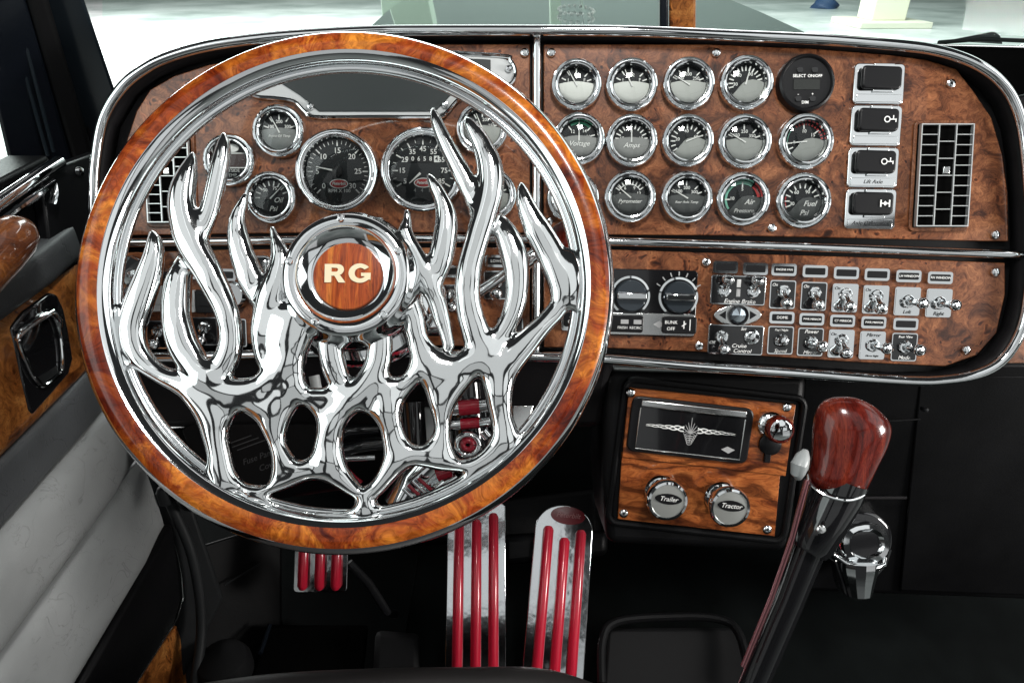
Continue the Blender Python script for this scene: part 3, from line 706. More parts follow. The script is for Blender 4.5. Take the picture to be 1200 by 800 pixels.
for x, y, lab in ((212, 394, 'third toggle between the left flames, under the pale switch'), (274, 390, 'toggle beside the left hub arm'), (160, 394, 'toggle at the far left of the lower panel'), (530, 350, 'toggle right of the hub'), (598, 388, 'toggle low behind the right flame pair')):
    q = link('toggle_switch', plm, None, dash, loc(x, y, .002)); q['label'] = lab
    link('face_plate', plin, None, q); lever(q, 0, 4 * kk, 'down')
tag_label(232, 320, None, 'label holder left of the hub under the chrome divider'); tag_label(262, 322, None, 'label holder beside the left hub flame'); tag_label(530, 318, None, 'label holder right of the hub')
part('gauge_pod', MB().lathe([(.017, 0), (.017, .012), (.014, .016), (.011, .016), (.010, .010), (0, .010)], 28), CHROME, dash, loc(272, 346, .01), label='small round chrome pod beside the left hub arm')
part('chrome_cover', MB().prism(rrect(30 * kk, 44 * kk, 8 * kk), .0002, .022), CHROME_W, dash, loc(302, 322, .02), bevel=.006, label='chrome cover left of the steering hub')
part('chrome_cover', MB().prism(rrect(30 * kk, 44 * kk, 8 * kk), .0002, .022), CHROME_W, dash, loc(498, 322, .02), bevel=.006, label='chrome cover right of the steering hub')

# ================================================================== STEERING WHEEL
t_, yw = 0.1287, 0.0571
nz = (RT * math.sin(yw) + UP * math.sin(t_) - FW * math.cos(t_)).normalized()
WX = UP.cross(nz).normalized()
WF = Frame(pt(412.8, 329.9, 0.6016), WX, nz.cross(WX))
wheel = thing('steering_wheel', WF, 'steering wheel with burl wood rim and chrome flame-shaped spokes', 'steering wheel')
WR, wr = 0.2165, 0.0165
def ringband(R, r, a0, a1, na, seg=160, closed=False, twist=None):
    mb = MB(); n = na if closed else na + 1
    vs = []; fs = []
    for i in range(seg):
        th = 2 * math.pi * i / seg
        for j in range(n):
            a = rad(a0 + (a1 - a0) * j / na)
            q = R + r * math.cos(a); vs.append((q * math.cos(th), q * math.sin(th), r * math.sin(a)))
    for i in range(seg):
        i2 = (i + 1) % seg
        for j in range(na if closed else na):
            j2 = (j + 1) % n
            if not closed and j == na: continue
            fs.append((i * n + j, i2 * n + j, i2 * n + j2, i * n + j2))
    return mb.add(vs, fs)
part('rim', ringband(WR, wr, 0, 360, 28, closed=True), CHROME, wheel, smooth=60, label='chrome ring of the wheel rim')
# wood inlay: a solid band set into the front of the ring
vs = []; fs = []; na = 12; seg = 180
A0, A1 = 58, 115
sec = [(wr + .0011, A0 + (A1 - A0) * j / na) for j in range(na + 1)] + [(wr - .002, A1), (wr - .002, A0)]
for i in range(seg):
    th = 2 * math.pi * i / seg
    for r_, a_ in sec:
        q = WR + r_ * math.cos(rad(a_)); vs.append((q * math.cos(th), q * math.sin(th), r_ * math.sin(rad(a_))))
n = len(sec)
for i in range(seg):
    for j in range(n):
        fs.append((i * n + j, (i + 1) % seg * n + j, (i + 1) % seg * n + (j + 1) % n, i * n + (j + 1) % n))
part('wood_inlay', MB().add(vs, fs), RIMWOOD, wheel, label='glossy amber burl wood inlay round the rim')
part('inner_ring', ringband(WR - wr - .0012, .0036, 0, 360, 14, closed=True), CHROME, wheel, smooth=60)

# flame spokes: tapered branches (photo outline, wheel plane) -> one cast solid
BR = [
 # left half: px, py, half width, height above the wheel plane (mm)
 [(136, 364, 8, -2), (139, 395, 9, -2), (144, 426, 9, -2)],
 [(179, 273, 1.5, 0), (181, 282, 6, 0), (181, 294, 8.5, 0), (178.5, 308, 10.5, 0), (172, 329, 12.5, 0), (162.5, 356, 14, 0), (157, 374, 13.5, 0), (155.5, 388, 12.5, 0), (158, 405, 12, 0), (165, 419, 11, 0), (177, 431, 9.5, 0), (191, 440, 9, 0), (207, 448, 10, 0), (226, 460, 13, 0), (243, 476, 14, 0), (252, 492, 14, 0), (254, 506, 13, 0), (256, 525, 12.5, 0), (259, 545, 13.5, 0), (262, 566, 14, 0)],
 [(226, 181, 1.2, 4), (223.5, 191, 5, 4), (219, 205, 9, 4), (215, 219, 11.5, 4), (213, 232, 12.7, 4), (213.5, 246, 13.5, 4), (216, 259, 14, 4), (220, 274, 14.5, 4), (226.5, 288, 14.5, 4), (234, 302, 14, 4), (242, 315, 13.5, 4), (249, 329, 13, 4), (256, 343, 12.5, 3), (263, 358, 11.5, 3), (268, 374, 11, 3), (270.5, 392, 10.5, 2), (268.5, 412, 12, 1), (259, 432, 13, 0), (247, 443, 12, 0)],
 [(262.5, 159, 1.5, 3), (262, 170, 5.5, 3), (259, 188, 8, 3), (254.5, 210, 8.5, 3), (249.5, 232, 8.5, 3), (244, 252, 8.5, 3), (235, 274, 8, 3)],
 [(214.5, 299, 1.5, -4), (214, 312, 8, -4), (210, 328, 12, -3), (207, 349, 13.7, -2), (206.5, 366, 14, -1), (208.5, 383, 14.5, 0), (213.5, 401, 15, 0), (220.5, 415, 15, 0), (229, 429, 14, 1), (239, 441, 13, 2), (252, 450, 12, 2), (268, 455.5, 11, 2), (285, 457, 11, 2), (303, 454, 11.5, 2), (319, 445, 13, 2), (332, 430, 15, 2), (340, 412, 16, 3), (346, 392, 18, 3), (352, 372, 20, 2)],
 [(288, 229, 1.2, 0), (284, 240, 4, 0), (279, 254, 6.5, 0), (278, 270, 8.6, 0), (280.5, 285, 10.7, 0), (284, 299, 11.5, 0), (289, 312, 12.5, 0), (294, 326, 12.5, 0), (299, 341, 10, 0), (304, 355, 6, 0), (309, 366, 5, 0)],
 [(319.5, 268, 1.2, 4), (322, 278, 3.2, 4), (327, 291, 7, 4), (329, 306, 10, 4), (326, 325, 13, 4), (320, 345, 15, 4), (314, 365, 14, 3), (309, 385, 12, 3), (308, 402, 10, 2), (311, 418, 9.5, 1), (316, 433, 8, 1), (312, 445, 8, 1)],
 [(334, 375, 16, 3), (330, 395, 15, 3), (326, 412, 9, 2)],
 [(252, 462, 10, 0), (272, 466, 13, 0), (292, 467, 14, 0), (310, 474, 15, 0), (320, 485, 13, 0), (321, 500, 12.5, 0), (325, 516, 9, 0), (330, 531, 9, 0), (342, 549, 10, 0), (358, 550, 9, 0), (374, 549, 10, 0), (386, 541, 14, 0)],
 [(331, 532, 8, 0), (327, 550, 6.5, 0), (322, 563, 6.5, 0), (312, 574, 6, 0), (296, 577, 8, 0)],
 [(340, 430, 14, 2), (340, 450, 14, 1), (330, 468, 14, 0), (322, 484, 12, 0)],
 [(345, 455, 12, 1), (359, 464, 7.5, 0), (379, 465, 8.5, 0), (400, 466, 9, 0)],
 [(386, 388, 12, 2), (387, 408, 12, 2), (391, 428, 12, 1), (398, 446, 11, 0), (407, 460, 10, 0)],
 [(445, 388, 12, 2), (445, 412, 12.5, 2), (440, 434, 13, 2), (428, 453, 13.5, 2), (412, 470, 12.5, 2), (399, 485, 11.5, 1), (389, 501, 13, 1), (385, 520, 14, 0), (387, 540, 15, 0), (396, 556, 11.5, 0), (411, 571, 10, 0), (426, 583, 9, 0), (429, 600, 11, -1)],
 # right half
 [(447, 452, 11, 1), (452, 466, 13, 1), (455, 482, 14, 1), (458, 500, 11, 0), (460, 517, 10, 0), (465, 532, 11, 0), (460, 549, 11, 0), (447, 566, 9.5, 0), (434, 580, 8.5, 0), (429, 596, 10, 0)],
 [(458, 455, 9, 0), (470, 449, 6, 0), (482, 443, 6.5, 0), (494, 432, 9, 0)],
 [(507.5, 130, 1.5, 0), (510.5, 140, 4.5, 0), (516, 154, 6, 0), (523, 169, 7, 0), (533, 188, 8, 0), (541, 203, 9, 0), (548, 217, 9, 0), (554, 231, 8, 0), (560, 248, 8, 0)],
 [(547, 140, 1.5, 4), (551, 147, 5.5, 4), (560, 161, 8.5, 4), (567, 175, 10, 4), (572.5, 189, 12, 4), (575, 203, 12.7, 4), (575.5, 216, 12.7, 4), (573.7, 230, 12.5, 4), (570, 245, 12, 4), (566, 258, 12, 4), (561.5, 272, 11.7, 4), (557.5, 286, 11.3, 4), (553.5, 300, 11.3, 4), (550.5, 313, 11.7, 4), (548.5, 327, 12.2, 4), (547.5, 341, 12.4, 3), (549, 356, 12.5, 3), (552, 371, 13, 2), (557, 387, 14, 1), (561, 402, 14, 0), (562, 414, 12, 0)],
 [(584.5, 253, 1.5, -3), (588, 264, 8.5, -3), (594, 277, 12, -2), (600, 292, 13.3, -1), (603.5, 305, 13.3, 0), (605.5, 319, 12.3, 0), (606, 333, 11.2, 0), (605, 347, 10.6, 0), (602, 361, 10, 0), (597, 375, 9.3, 0), (590, 388, 9, 0), (580, 400, 9.5, 0), (566, 411, 10, 0), (548, 422, 11, 0)],
 [(611, 217, 1.5, 2), (612.5, 226, 5.5, 2), (616.5, 241, 9, 2), (622.5, 255, 11, 2), (630, 269, 13, 2), (638, 283, 14, 1), (646, 298, 15, 0), (653, 312, 16, 0), (659, 328, 16, 0), (661, 343, 14, 0), (657, 357, 10.5, 0), (647, 370, 9.5, 0), (633, 386, 11, 0), (618, 402, 13, 0), (604, 416, 14, 0), (592, 432, 14, 0), (586, 450, 13, 0), (585, 470, 13, 0), (588, 490, 11.5, 0), (590, 508, 12, 0), (594, 520, 12, 0)],
 [(668, 302, 8, 0), (670, 316, 12, 0), (670, 334, 13, 0), (668, 348, 10, 0)],
 [(503, 207, 1.5, 0), (509, 217, 5, 0), (516, 230, 6.5, 0), (521, 244, 8.6, 0), (523, 258, 10.3, 0), (522.5, 271, 11.5, 0), (520.5, 285, 12, 0), (517.5, 299, 12.2, 0), (514, 312, 11, 0), (510, 325, 9, 0), (506, 337, 8, 0)],
 [(477, 248, 1.2, 4), (477, 260, 3.4, 4), (475, 272, 6.5, 4), (479.5, 286, 8, 4), (487, 300, 8.5, 3), (493, 314, 9, 2), (499, 327, 9.5, 1), (506, 340, 8.5, 1), (512, 354, 8.5, 0), (517, 371, 8, 0), (522, 388, 6, 0), (526, 405, 5, 0)],
 [(470, 335, 14, 3), (478, 358, 12, 3), (486, 378, 10, 3), (489, 397, 9.5, 2), (494, 414, 11, 1), (504, 431, 14, 0), (514, 448, 14, 0), (517, 466, 12.5, 0), (518, 484, 10, 0), (518.5, 504, 8, 0), (517, 520, 9, 0), (513, 535, 11, 0)],
 [(484, 385, 7, 2), (494, 399, 5, 2), (506, 412, 6, 1), (522, 424, 8, 1), (540, 428, 9.5, 0), (558, 422, 10, 0), (574, 414, 10, 0)],
 [(512, 436, 14, 0), (532, 440, 14, 0), (528, 458, 12, 0), (520, 474, 10, 0)],
 [(545, 428, 10, 0), (566, 425, 12, 0), (584, 428, 12, 0)],
 [(566, 425, 9, 0), (580, 440, 11, 0), (585, 458, 12, 0)],
 [(470, 540, 10, 0), (486, 532, 8.5, 0), (500, 533, 9.5, 0), (514, 537, 9, 0), (528, 543, 4.8, 0), (545, 545, 5, 0), (562, 540, 8, 0), (578, 530, 11, 0), (590, 517, 11, 0)],
 [(388, 545, 9, 0), (376, 556, 5, 0), (360, 553, 7, 0), (345, 557, 8, 0), (330, 568, 6, 0), (318, 575, 6, 0)],
]
VX = 0.0012
gx = np.arange(-0.215, 0.215, VX, dtype=np.float32); gy = np.arange(-0.212, 0.165, VX, dtype=np.float32); gz = np.arange(-0.0175, 0.0225, VX, dtype=np.float32)
D = np.full((len(gx), len(gy), len(gz)), 0.03, np.float32)
def smin(a, b, k):
    h = np.clip(0.5 + 0.5 * (b - a) / k, 0, 1); return b + (a - b) * h - k * h * (1 - h)
for br in BR:
    pth = []
    for x, y, hw, zz in br:
        p = WF.at(x, y, zz * .001); pth.append((p.x, p.y, p.z, (hw * 1.06 + 2.0) * WF.sc(x, y, zz * .001)))
    pth = np.array(smoothpath(pth, 3))
    lo = pth.min(0); hi = pth.max(0); mr = hi[3] + .009
    ix = slice(max(0, int((lo[0] - mr - gx[0]) / VX)), int((hi[0] + mr - gx[0]) / VX) + 2)
    iy = slice(max(0, int((lo[1] - mr - gy[0]) / VX)), int((hi[1] + mr - gy[0]) / VX) + 2)
    sx_, sy_ = gx[ix][:, None, None], gy[iy][None, :, None]
    loc_ = np.full((sx_.shape[0], sy_.shape[1], len(gz)), 0.03, np.float32)
    for a_, b_ in zip(pth[:-1], pth[1:]):
        rm = max(a_[3], b_[3]) + .009
        jx = slice(max(0, int((min(a_[0], b_[0]) - rm - gx[ix][0]) / VX)), int((max(a_[0], b_[0]) + rm - gx[ix][0]) / VX) + 2)
        jy = slice(max(0, int((min(a_[1], b_[1]) - rm - gy[iy][0]) / VX)), int((max(a_[1], b_[1]) + rm - gy[iy][0]) / VX) + 2)
        X, Y, Z = gx[ix][jx][:, None, None], gy[iy][jy][None, :, None], gz[None, None, :]
        if X.shape[0] == 0 or Y.shape[1] == 0: continue
        e = b_ - a_; L2 = e[0] ** 2 + e[1] ** 2 + 1e-12
        t = np.clip(((X - a_[0]) * e[0] + (Y - a_[1]) * e[1]) / L2, 0, 1)
        r = a_[3] + e[3] * t; dz = Z - (a_[2] + e[2] * t)
        dl = np.sqrt((X - a_[0] - e[0] * t) ** 2 + (Y - a_[1] - e[1] * t) ** 2)
        hgt = 0.0022 + 0.62 * r                                       # half thickness
        q = 2.3
        d = (((dl / r) ** q + (np.abs(dz) / hgt) ** q) ** (1 / q) - 1) * np.minimum(r, hgt)
        loc_[jx, jy] = np.minimum(loc_[jx, jy], d)
    D[ix, iy] = smin(D[ix, iy], loc_, 0.0048)
# lower casting: a plate pierced by the openings seen between the flames
rimpts = []
for i in range(61):
    th = rad(0 - 180 * i / 60); rimpts.append((.2035 * math.cos(th), .2035 * math.sin(th)))
UPPER = [(138, 428), (155, 425), (175, 428), (193, 436), (212, 436), (228, 440), (240, 433), (258, 441), (270, 447), (296, 446), (317, 439), (330, 425), (340, 405), (350, 395), (360, 410), (356, 426), (350, 442), (346, 453), (358, 455), (384, 459), (398, 449), (414, 446), (424, 441), (440, 428), (454, 424), (455, 445), (474, 442), (481, 424), (484, 400), (494, 397), (503, 408), (523, 419), (540, 422), (557, 415), (580, 397), (600, 400), (618, 383), (645, 368), (660, 350), (676, 345)]
plate_poly = [tuple(WF.at(x, y)[:2]) for x, y in UPPER] + [q for q in rimpts if q[1] < -.010 ]
HOLES = [
 [(147, 437), (158, 431), (172, 438), (190, 449), (206, 458), (217, 467), (230, 488), (238, 509), (244, 526), (246, 540), (241, 553), (235, 558), (216, 545), (198, 528), (171, 487), (150, 450)],
 [(282, 482), (273, 489), (267, 503), (266.5, 516), (269.7, 530), (275, 551), (286, 565), (302, 570), (315, 568.5), (320, 560), (321, 545), (320, 530), (312.5, 510), (303, 495), (292, 485)],
 [(352, 474), (343, 484), (337, 497), (333, 512), (336, 524), (346, 538), (357, 540), (365, 532), (371, 517), (373, 503), (370, 488), (362, 478)],
 [(313, 580), (318, 575), (340, 569), (362, 560), (374, 560), (390, 566), (405, 574), (417, 581), (419, 588), (413, 595), (400, 599), (365, 598), (340, 594), (322, 588)],
 [(422, 481), (410, 488), (403, 500), (400, 520), (404, 543), (412, 557), (424, 572), (434, 567), (443, 555), (450.5, 533), (450, 515), (446, 501), (437, 489)],
 [(492, 447), (482, 457), (473, 470), (469, 485), (471, 500), (477, 514), (486, 522), (496, 522), (506, 512), (511, 503), (509, 488), (504, 475), (499, 459)],
 [(561, 440), (548, 453), (536, 468), (528, 485), (525.7, 505), (529, 523), (538, 539), (552, 537), (565, 529), (575, 515), (578, 503), (576, 490), (572, 474), (567, 455)],
 [(438, 585), (448, 574), (463, 558), (480, 545), (497, 546), (520, 550), (540, 551), (543, 555), (535, 561), (512, 572), (485, 583), (456, 591), (444, 592)],
 [(664, 363), (655, 374), (642, 387), (624.5, 411), (606, 437), (600, 455), (598, 472), (599, 487), (604, 499), (610, 507), (626, 490), (642, 464), (655, 441), (668, 412), (675, 392), (676, 370)]]
def sd2(poly):
    P = np.array(poly); X = gx[:, None].astype(float); Y = gy[None, :].astype(float)
    d = np.full((len(gx), len(gy)), 1e9); inside = np.zeros(d.shape, bool)
    for a_, b_ in zip(P, np.roll(P, -1, 0)):
        e = b_ - a_; t = np.clip(((X - a_[0]) * e[0] + (Y - a_[1]) * e[1]) / (e @ e + 1e-18), 0, 1)
        d = np.minimum(d, (X - a_[0] - e[0] * t) ** 2 + (Y - a_[1] - e[1] * t) ** 2)
        c = (a_[1] > Y) != (b_[1] > Y)
        xi = a_[0] + (Y - a_[1]) * e[0] / (e[1] if abs(e[1]) > 1e-12 else 1e-12)
        inside ^= c & (X < xi)
    d = np.sqrt(d); d[inside] *= -1
    return d
S2 = sd2(plate_poly)
HS = np.full(S2.shape, 1e9)
for hpl in HOLES:
    HS = np.minimum(HS, sd2([tuple(WF.at(x, y)[:2]) for x, y in smoothpath(hpl, 4, True)]))
S2 = np.maximum(S2, -HS - .0018)
wd_, Hh_ = .0085, .0072
ed = np.clip(1 + S2 / wd_, 0, None)[:, :, None]
q = 2.0
PL = ((ed ** q + (np.abs(gz[None, None, :]) / Hh_) ** q) ** (1 / q) - 1) * Hh_
D = smin(D, PL.astype(np.float32), 0.004)
cut = (-HS - .0027)[:, :, None] - .0028 * (np.abs(gz[None, None, :]) / .009) ** 2 * -1.0
cut = cut.astype(np.float32)
D = -smin(-D, -cut, 0.0045)
def surface_nets(D, org, vx):
    ins = D < 0
    c = np.zeros(tuple(s - 1 for s in D.shape), np.int8)
    for i in (0, 1):
        for j in (0, 1):
            for k in (0, 1):
                c += ins[i:D.shape[0] - 1 + i, j:D.shape[1] - 1 + j, k:D.shape[2] - 1 + k]
    act = np.argwhere((c > 0) & (c < 8))
    idx = np.full(c.shape, -1, np.int64); idx[tuple(act.T)] = np.arange(len(act))
    acc = np.zeros((len(act), 3)); cnt = np.zeros(len(act))
    for ax in range(3):
        o1, o2 = [a for a in range(3) if a != ax]
        for u in (0, 1):
            for v in (0, 1):
                p = act.copy(); p[:, o1] += u; p[:, o2] += v
                q = p.copy(); q[:, ax] += 1
                a = D[tuple(p.T)]; b = D[tuple(q.T)]
                m = (a < 0) != (b < 0)
                t = np.where(m, a / np.where(m, a - b, 1), 0)
                pos = p.astype(float); pos[:, ax] += t
                acc[m] += pos[m]; cnt[m] += 1
    V = acc / cnt[:, None] * vx + np.array(org)
    faces = []
    for ax in range(3):
        o1, o2 = (ax + 1) % 3, (ax + 2) % 3
        sl0 = [slice(None)] * 3; sl1 = [slice(None)] * 3; sl0[ax] = slice(0, -1); sl1[ax] = slice(1, None)
        a = ins[tuple(sl0)]; b = ins[tuple(sl1)]
        e = np.argwhere(a != b)
        e = e[(e[:, o1] > 0) & (e[:, o2] > 0) & (e[:, o1] < D.shape[o1] - 1) & (e[:, o2] < D.shape[o2] - 1)]
        fl = a[tuple(e.T)]
        def ci(du, dv):
            p = e.copy(); p[:, o1] -= du; p[:, o2] -= dv; return idx[tuple(p.T)]
        q = np.stack([ci(1, 1), ci(0, 1), ci(0, 0), ci(1, 0)], 1)
        q[~fl] = q[~fl][:, ::-1]; faces.append(q)
    return V, np.concatenate(faces)
V, Q = surface_nets(D, (gx[0], gy[0], gz[0]), VX)
me = bpy.data.meshes.new('flame_spokes')
me.vertices.add(len(V)); me.vertices.foreach_set('co', V.astype(np.float32).ravel())
me.loops.add(Q.size); me.loops.foreach_set('vertex_index', Q.astype(np.int32).ravel())
me.polygons.add(len(Q)); me.polygons.foreach_set('loop_start', np.arange(0, Q.size, 4, dtype=np.int32)); me.polygons.foreach_set('loop_total', np.full(len(Q), 4, np.int32))
me.update(); me.validate(); me.shade_smooth()
fs_ = link('flame_spokes', me, SPOKE, wheel); fs_['label'] = 'polished chrome spokes cast in the shape of licking flames'
sm = fs_.modifiers.new('smooth', 'SMOOTH'); sm.factor = 0.5; sm.iterations = 16

# hub and horn button
hub = part('hub', MB().lathe([(.050, -.030), (.060, -.018), (.0615, -.004), (.0600, .010), (.0560, .020), (.0535, .0255), (.0525, .0290), (.0500, .0310), (.0455, .0315), (.0420, .0300), (.0405, .0275), (.0390, .0262), (.0345, .0225), (.0305, .0205), (.0, .0200)], 64), CHROME, wheel, label='round chrome hub ring with five bolts')
bm_ = MB().lathe([(.0034, 0), (.0034, .0022), (.0026, .0034), (.0012, .0036), (.0010, .0026), (0, .0026)], 16).mesh('bolt'); bm_.materials.append(CHROME)
for a in (96, 24, -48, 240, 168): link('bolt', bm_, None, hub, (.0475 * math.cos(rad(a)), .0475 * math.sin(rad(a)), .0310))
hb = part('horn_button', MB().lathe([(.0292, .0196), (.0292, .0216), (.0284, .0226), (.02, .0236), (.01, .0240), (0, .0241)], 48), BUTTONWOOD, wheel, label='round striped wood horn button lettered RG')
# RG monogram, drawn as outlines
def mono(name, outer, holes, sx, sy, ox, oy):
    cu = bpy.data.curves.new('m', 'CURVE'); cu.dimensions = '2D'; cu.fill_mode = 'BOTH'; cu.extrude = .0003
    for pl in [outer] + holes:
        sp = cu.splines.new('POLY'); sp.points.add(len(pl) - 1); sp.use_cyclic_u = True
        for q, (x, y) in zip(sp.points, pl): q.co = (ox + x * sx, oy + y * sy, 0, 1)
    ob = bpy.data.objects.new('m', cu); me = bpy.data.meshes.new_from_object(ob); bpy.data.objects.remove(ob)
    me.materials.clear(); return link(name, me, CREAM, hb, (0, 0, .0247))
def arc(cx, cy, rx, ry, a0, a1, n=10): return [(cx + rx * math.cos(rad(a0 + (a1 - a0) * i / n)), cy + ry * math.sin(rad(a0 + (a1 - a0) * i / n))) for i in range(n + 1)]
Ro = [(.04, 0), (.04, 1), (.62, 1)] + arc(.66, .70, .30, .30, 85, -70) + [(1.04, 0), (.71, 0), (.50, .37), (.36, .37), (.36, 0)]
Rh = [(.36, .58), (.36, .80), (.56, .80)] + arc(.56, .69, .12, .11, 90, -90) + [(.38, .58)]
Go = arc(.52, .5, .54, .53, 38, 320, 26) + [(1.04, .14), (1.04, .52), (.58, .52), (.58, .34), (.74, .34), (.74, .26)] + arc(.54, .5, .27, .29, -48, -318, 24) 
mono('letter_inlay', Ro, [Rh], .0175, .0158, -.0195, -.0062)
mono('letter_inlay', Go, [], .0175, .0158, .0015, -.0060)

# ================================================================== STEERING COLUMN
CF = Frame(WF.O, WF.X, WF.Y)
col = thing('steering_column', CF, 'steering column with chrome shroud and black boot behind the wheel hub', 'steering column')
part('shroud', MB().lathe([(.046, -.034), (.066, -.040), (.072, -.055), (.070, -.085), (.062, -.105), (.040, -.110)], 48), CHROME_W, col)
sh = MB().lathe([(.036, -.110), (.036, -.60)], 28); part('column_tube', sh, BLACK, col)
bt = [(.052, -.112)]
for i in range(9): bt += [(.056 - .001 * i, -.118 - .012 * i), (.046 - .001 * i, -.124 - .012 * i)]
part('boot', MB().lathe(bt, 32), GLOSSBLACK, col, smooth=20)
for sx in (-1, 1):
    part('column_bracket', MB().box((sx * .062, -.012, -.075), (.035, .05, .03)), CHROME_W, col, bevel=.006)
# turn signal lever: chrome stalk and wood grip
lp = [WF.loc(pt(548, 350, .655)), WF.loc(pt(575, 333, .66)), WF.loc(pt(604, 313, .665)), WF.loc(pt(628, 298, .67))]
tl = part('turn_signal_lever', MB().tube(lp, [.0055, .0055, .0052, .0052], 14), CHROME, col, label='chrome turn signal stalk with red wood grip behind the right flames')
d_ = (lp[3] - lp[1]).normalized(); e0 = lp[3]
part('collar', MB().tube([e0 - d_ * .014, e0 - d_ * .009, e0 - d_ * .008, e0 + d_ * .002, e0 + d_ * .003, e0 + d_ * .010], [.009, .009, .007, .007, .0095, .0095], 16), CHROME, tl)
part('grip', MB().tube([e0 + d_ * x for x in (.010, .014, .03, .055, .068, .072)], [.0095, .0125, .0135, .0135, .011, .005], 20), KNOBWOOD, tl)

# ================================================================== LOWER CAB STRUCTURE
def quad(a, b, c, d): return MB().add([a, b, c, d], [(0, 1, 2, 3)])
FLOORZ = 1.28
struct('cab_floor', MB().box((.3, .75, FLOORZ - .02), (2.0, 1.9, .04)), CARPET, label='black carpeted cab floor')
# firewall behind the pedals
struct('firewall', MB().hexa([(-.62, 1.30, FLOORZ), (.95, 1.30, FLOORZ), (.95, 1.36, FLOORZ), (-.62, 1.36, FLOORZ)], [(-.62, 1.24, 2.0), (.95, 1.24, 2.0), (.95, 1.30, 2.0), (-.62, 1.30, 2.0)]), CARPET, label='dark firewall at the back of the footwell')
def slab(px4, ds, th, m, name, parent=None, bevel=.004, **kw):
    """front quad given by photo corners and depth; th metres deep, away from the viewer"""
    f = [pt(x, y, d) for (x, y), d in zip(px4, ds)]
    bk = [p + (p - CAM).normalized() * th for p in f]
    return MB().hexa(bk[::-1], f[::-1])
# knee panel below the dash, behind the wheel
kp = thing('knee_panel', (0, 0, 0), 'black soft panel hanging below the dashboard behind the wheel', 'panel')
part('panel', slab([(125, 400), (722, 408), (705, 500), (150, 500)], [.83, .83, .90, .90], .04, VINYL2, ''), VINYL2, kp, bevel=.01)
part('lower_panel', slab([(150, 505), (602, 470), (640, 540), (215, 600)], [.93, .93, 1.02, 1.02], .03, VINYL, ''), VINYL, kp, bevel=.008)
part('bracket', slab([(600, 474), (626, 474), (612, 520), (600, 505)], [.88] * 4, .012, KICK, ''), STEEL, kp, bevel=.002)
# right-hand engine cover and wall
ec = thing('engine_cover', (0, 0, 0), 'large black moulded panel right of the gear lever below the dashboard', 'panel')
part('wall', slab([(940, 425), (1330, 425), (1300, 705), (925, 690)], [.86, .86, 1.06, 1.06], .05, VINYL, ''), VINYL, ec, bevel=.006)
part('raised_panel', slab([(1078, 440), (1330, 440), (1300, 700), (1054, 692)], [.868, .868, 1.052, 1.049], .03, VINYL, ''), VINYL, ec, bevel=.003)
part('seam_bar', MB().tube([pt(945, 583, .953), pt(1062, 583, .953)], .0022, 8), VINYL2, ec)
part('seam_bar', MB().tube([pt(1040, 493, .885), pt(1078, 491, .885)], .0014, 8), VINYL, ec)
part('screw_head', MB().lathe([(.005, 0), (.005, .002), (.003, .0035), (0, .0036)], 14), BLACK, ec, pt(1083, 480, .862))

# chrome latch-like fitting
LF = Frame(pt(1006, 657, .975), (RT * .97 + UP * .10).normalized(), UP)
lt = thing('chrome_fitting', LF, 'chrome scoop-shaped fitting set in a black recess below the gear knob', 'fitting')
kq = LF.sc(1008, 655) * .86
def loft(sections, m_=None):
    n = len(sections[0]); vs = [v for s_ in sections for v in s_]; fs = []
    for i in range(len(sections) - 1):
        for j in range(n): fs.append((i * n + j, i * n + (j + 1) % n, (i + 1) * n + (j + 1) % n, (i + 1) * n + j))
    fs.append(tuple(range(n))); fs.append(tuple((len(sections) - 1) * n + j for j in range(n)))
    return MB().add(vs, fs)
rec = [(-52, 18), (-30, 4), (-25, -35), (-14, -52), (10, -54), (22, -38), (40, -5), (52, 12), (52, 40), (30, 62), (0, 66), (-30, 55)]
part('recess', MB().prism([(x * kq, y * kq) for x, y in [tuple(p) for p in smoothpath(rec, 4, True)]], -.03, -.006), GLOSSBLACK, lt, bevel=.006, seg=3)
def ell(cx, cy, rx, ry, z, n=20, sq=2.4):
    out = []
    for i in range(n):
        a = 2 * math.pi * i / n; c_, s_ = math.cos(a), math.sin(a)
        out.append(((cx + rx * abs(c_) ** (2 / sq) * (1 if c_ > 0 else -1)) * kq, (cy + ry * abs(s_) ** (2 / sq) * (1 if s_ > 0 else -1)) * kq, z))
    return out
part('dome', loft([ell(8, 22, 34, 30, -.006), ell(9, 23, 34, 29, .002), ell(10, 24, 31, 26, .007), ell(10, 25, 24, 20, .0085), ell(9, 24, 20, 16, .004), ell(9, 23, 8, 6, -.002)]), CHROME_W, lt)
part('band', MB().tube([(x * kq, y * kq, z) for x, y, z in [(-32, 12, .000), (-20, 2, .010), (-4, -4, .014), (14, -7, .014), (30, -6, .008), (36, 0, .0)]], .0036, 12), CHROME, lt)
part('bowl', MB().prism([(v[0], v[1]) for v in ell(9, 24, 21, 17, 0)], -.001, .0045), GLOSSBLACK, lt)
part('spout', MB().tube([(x * kq, y * kq, .004) for x, y in [(0, 0), (-1, -10), (-3, -30), (-4, -46), (-4, -48)]], [25 * kq, 24 * kq, 19 * kq, 15 * kq, 13 * kq], 11, flat=.7), CHROME, lt, smooth=12)
part('flange', MB().tube([(x * kq, y * kq, -.003) for x, y in [(-48, 16), (-30, 2), (-24, -24), (-20, -44), (-4, -50), (12, -46), (20, -26), (38, -8), (46, 10)]], .0022, 8), GLOSSBLACK, lt)

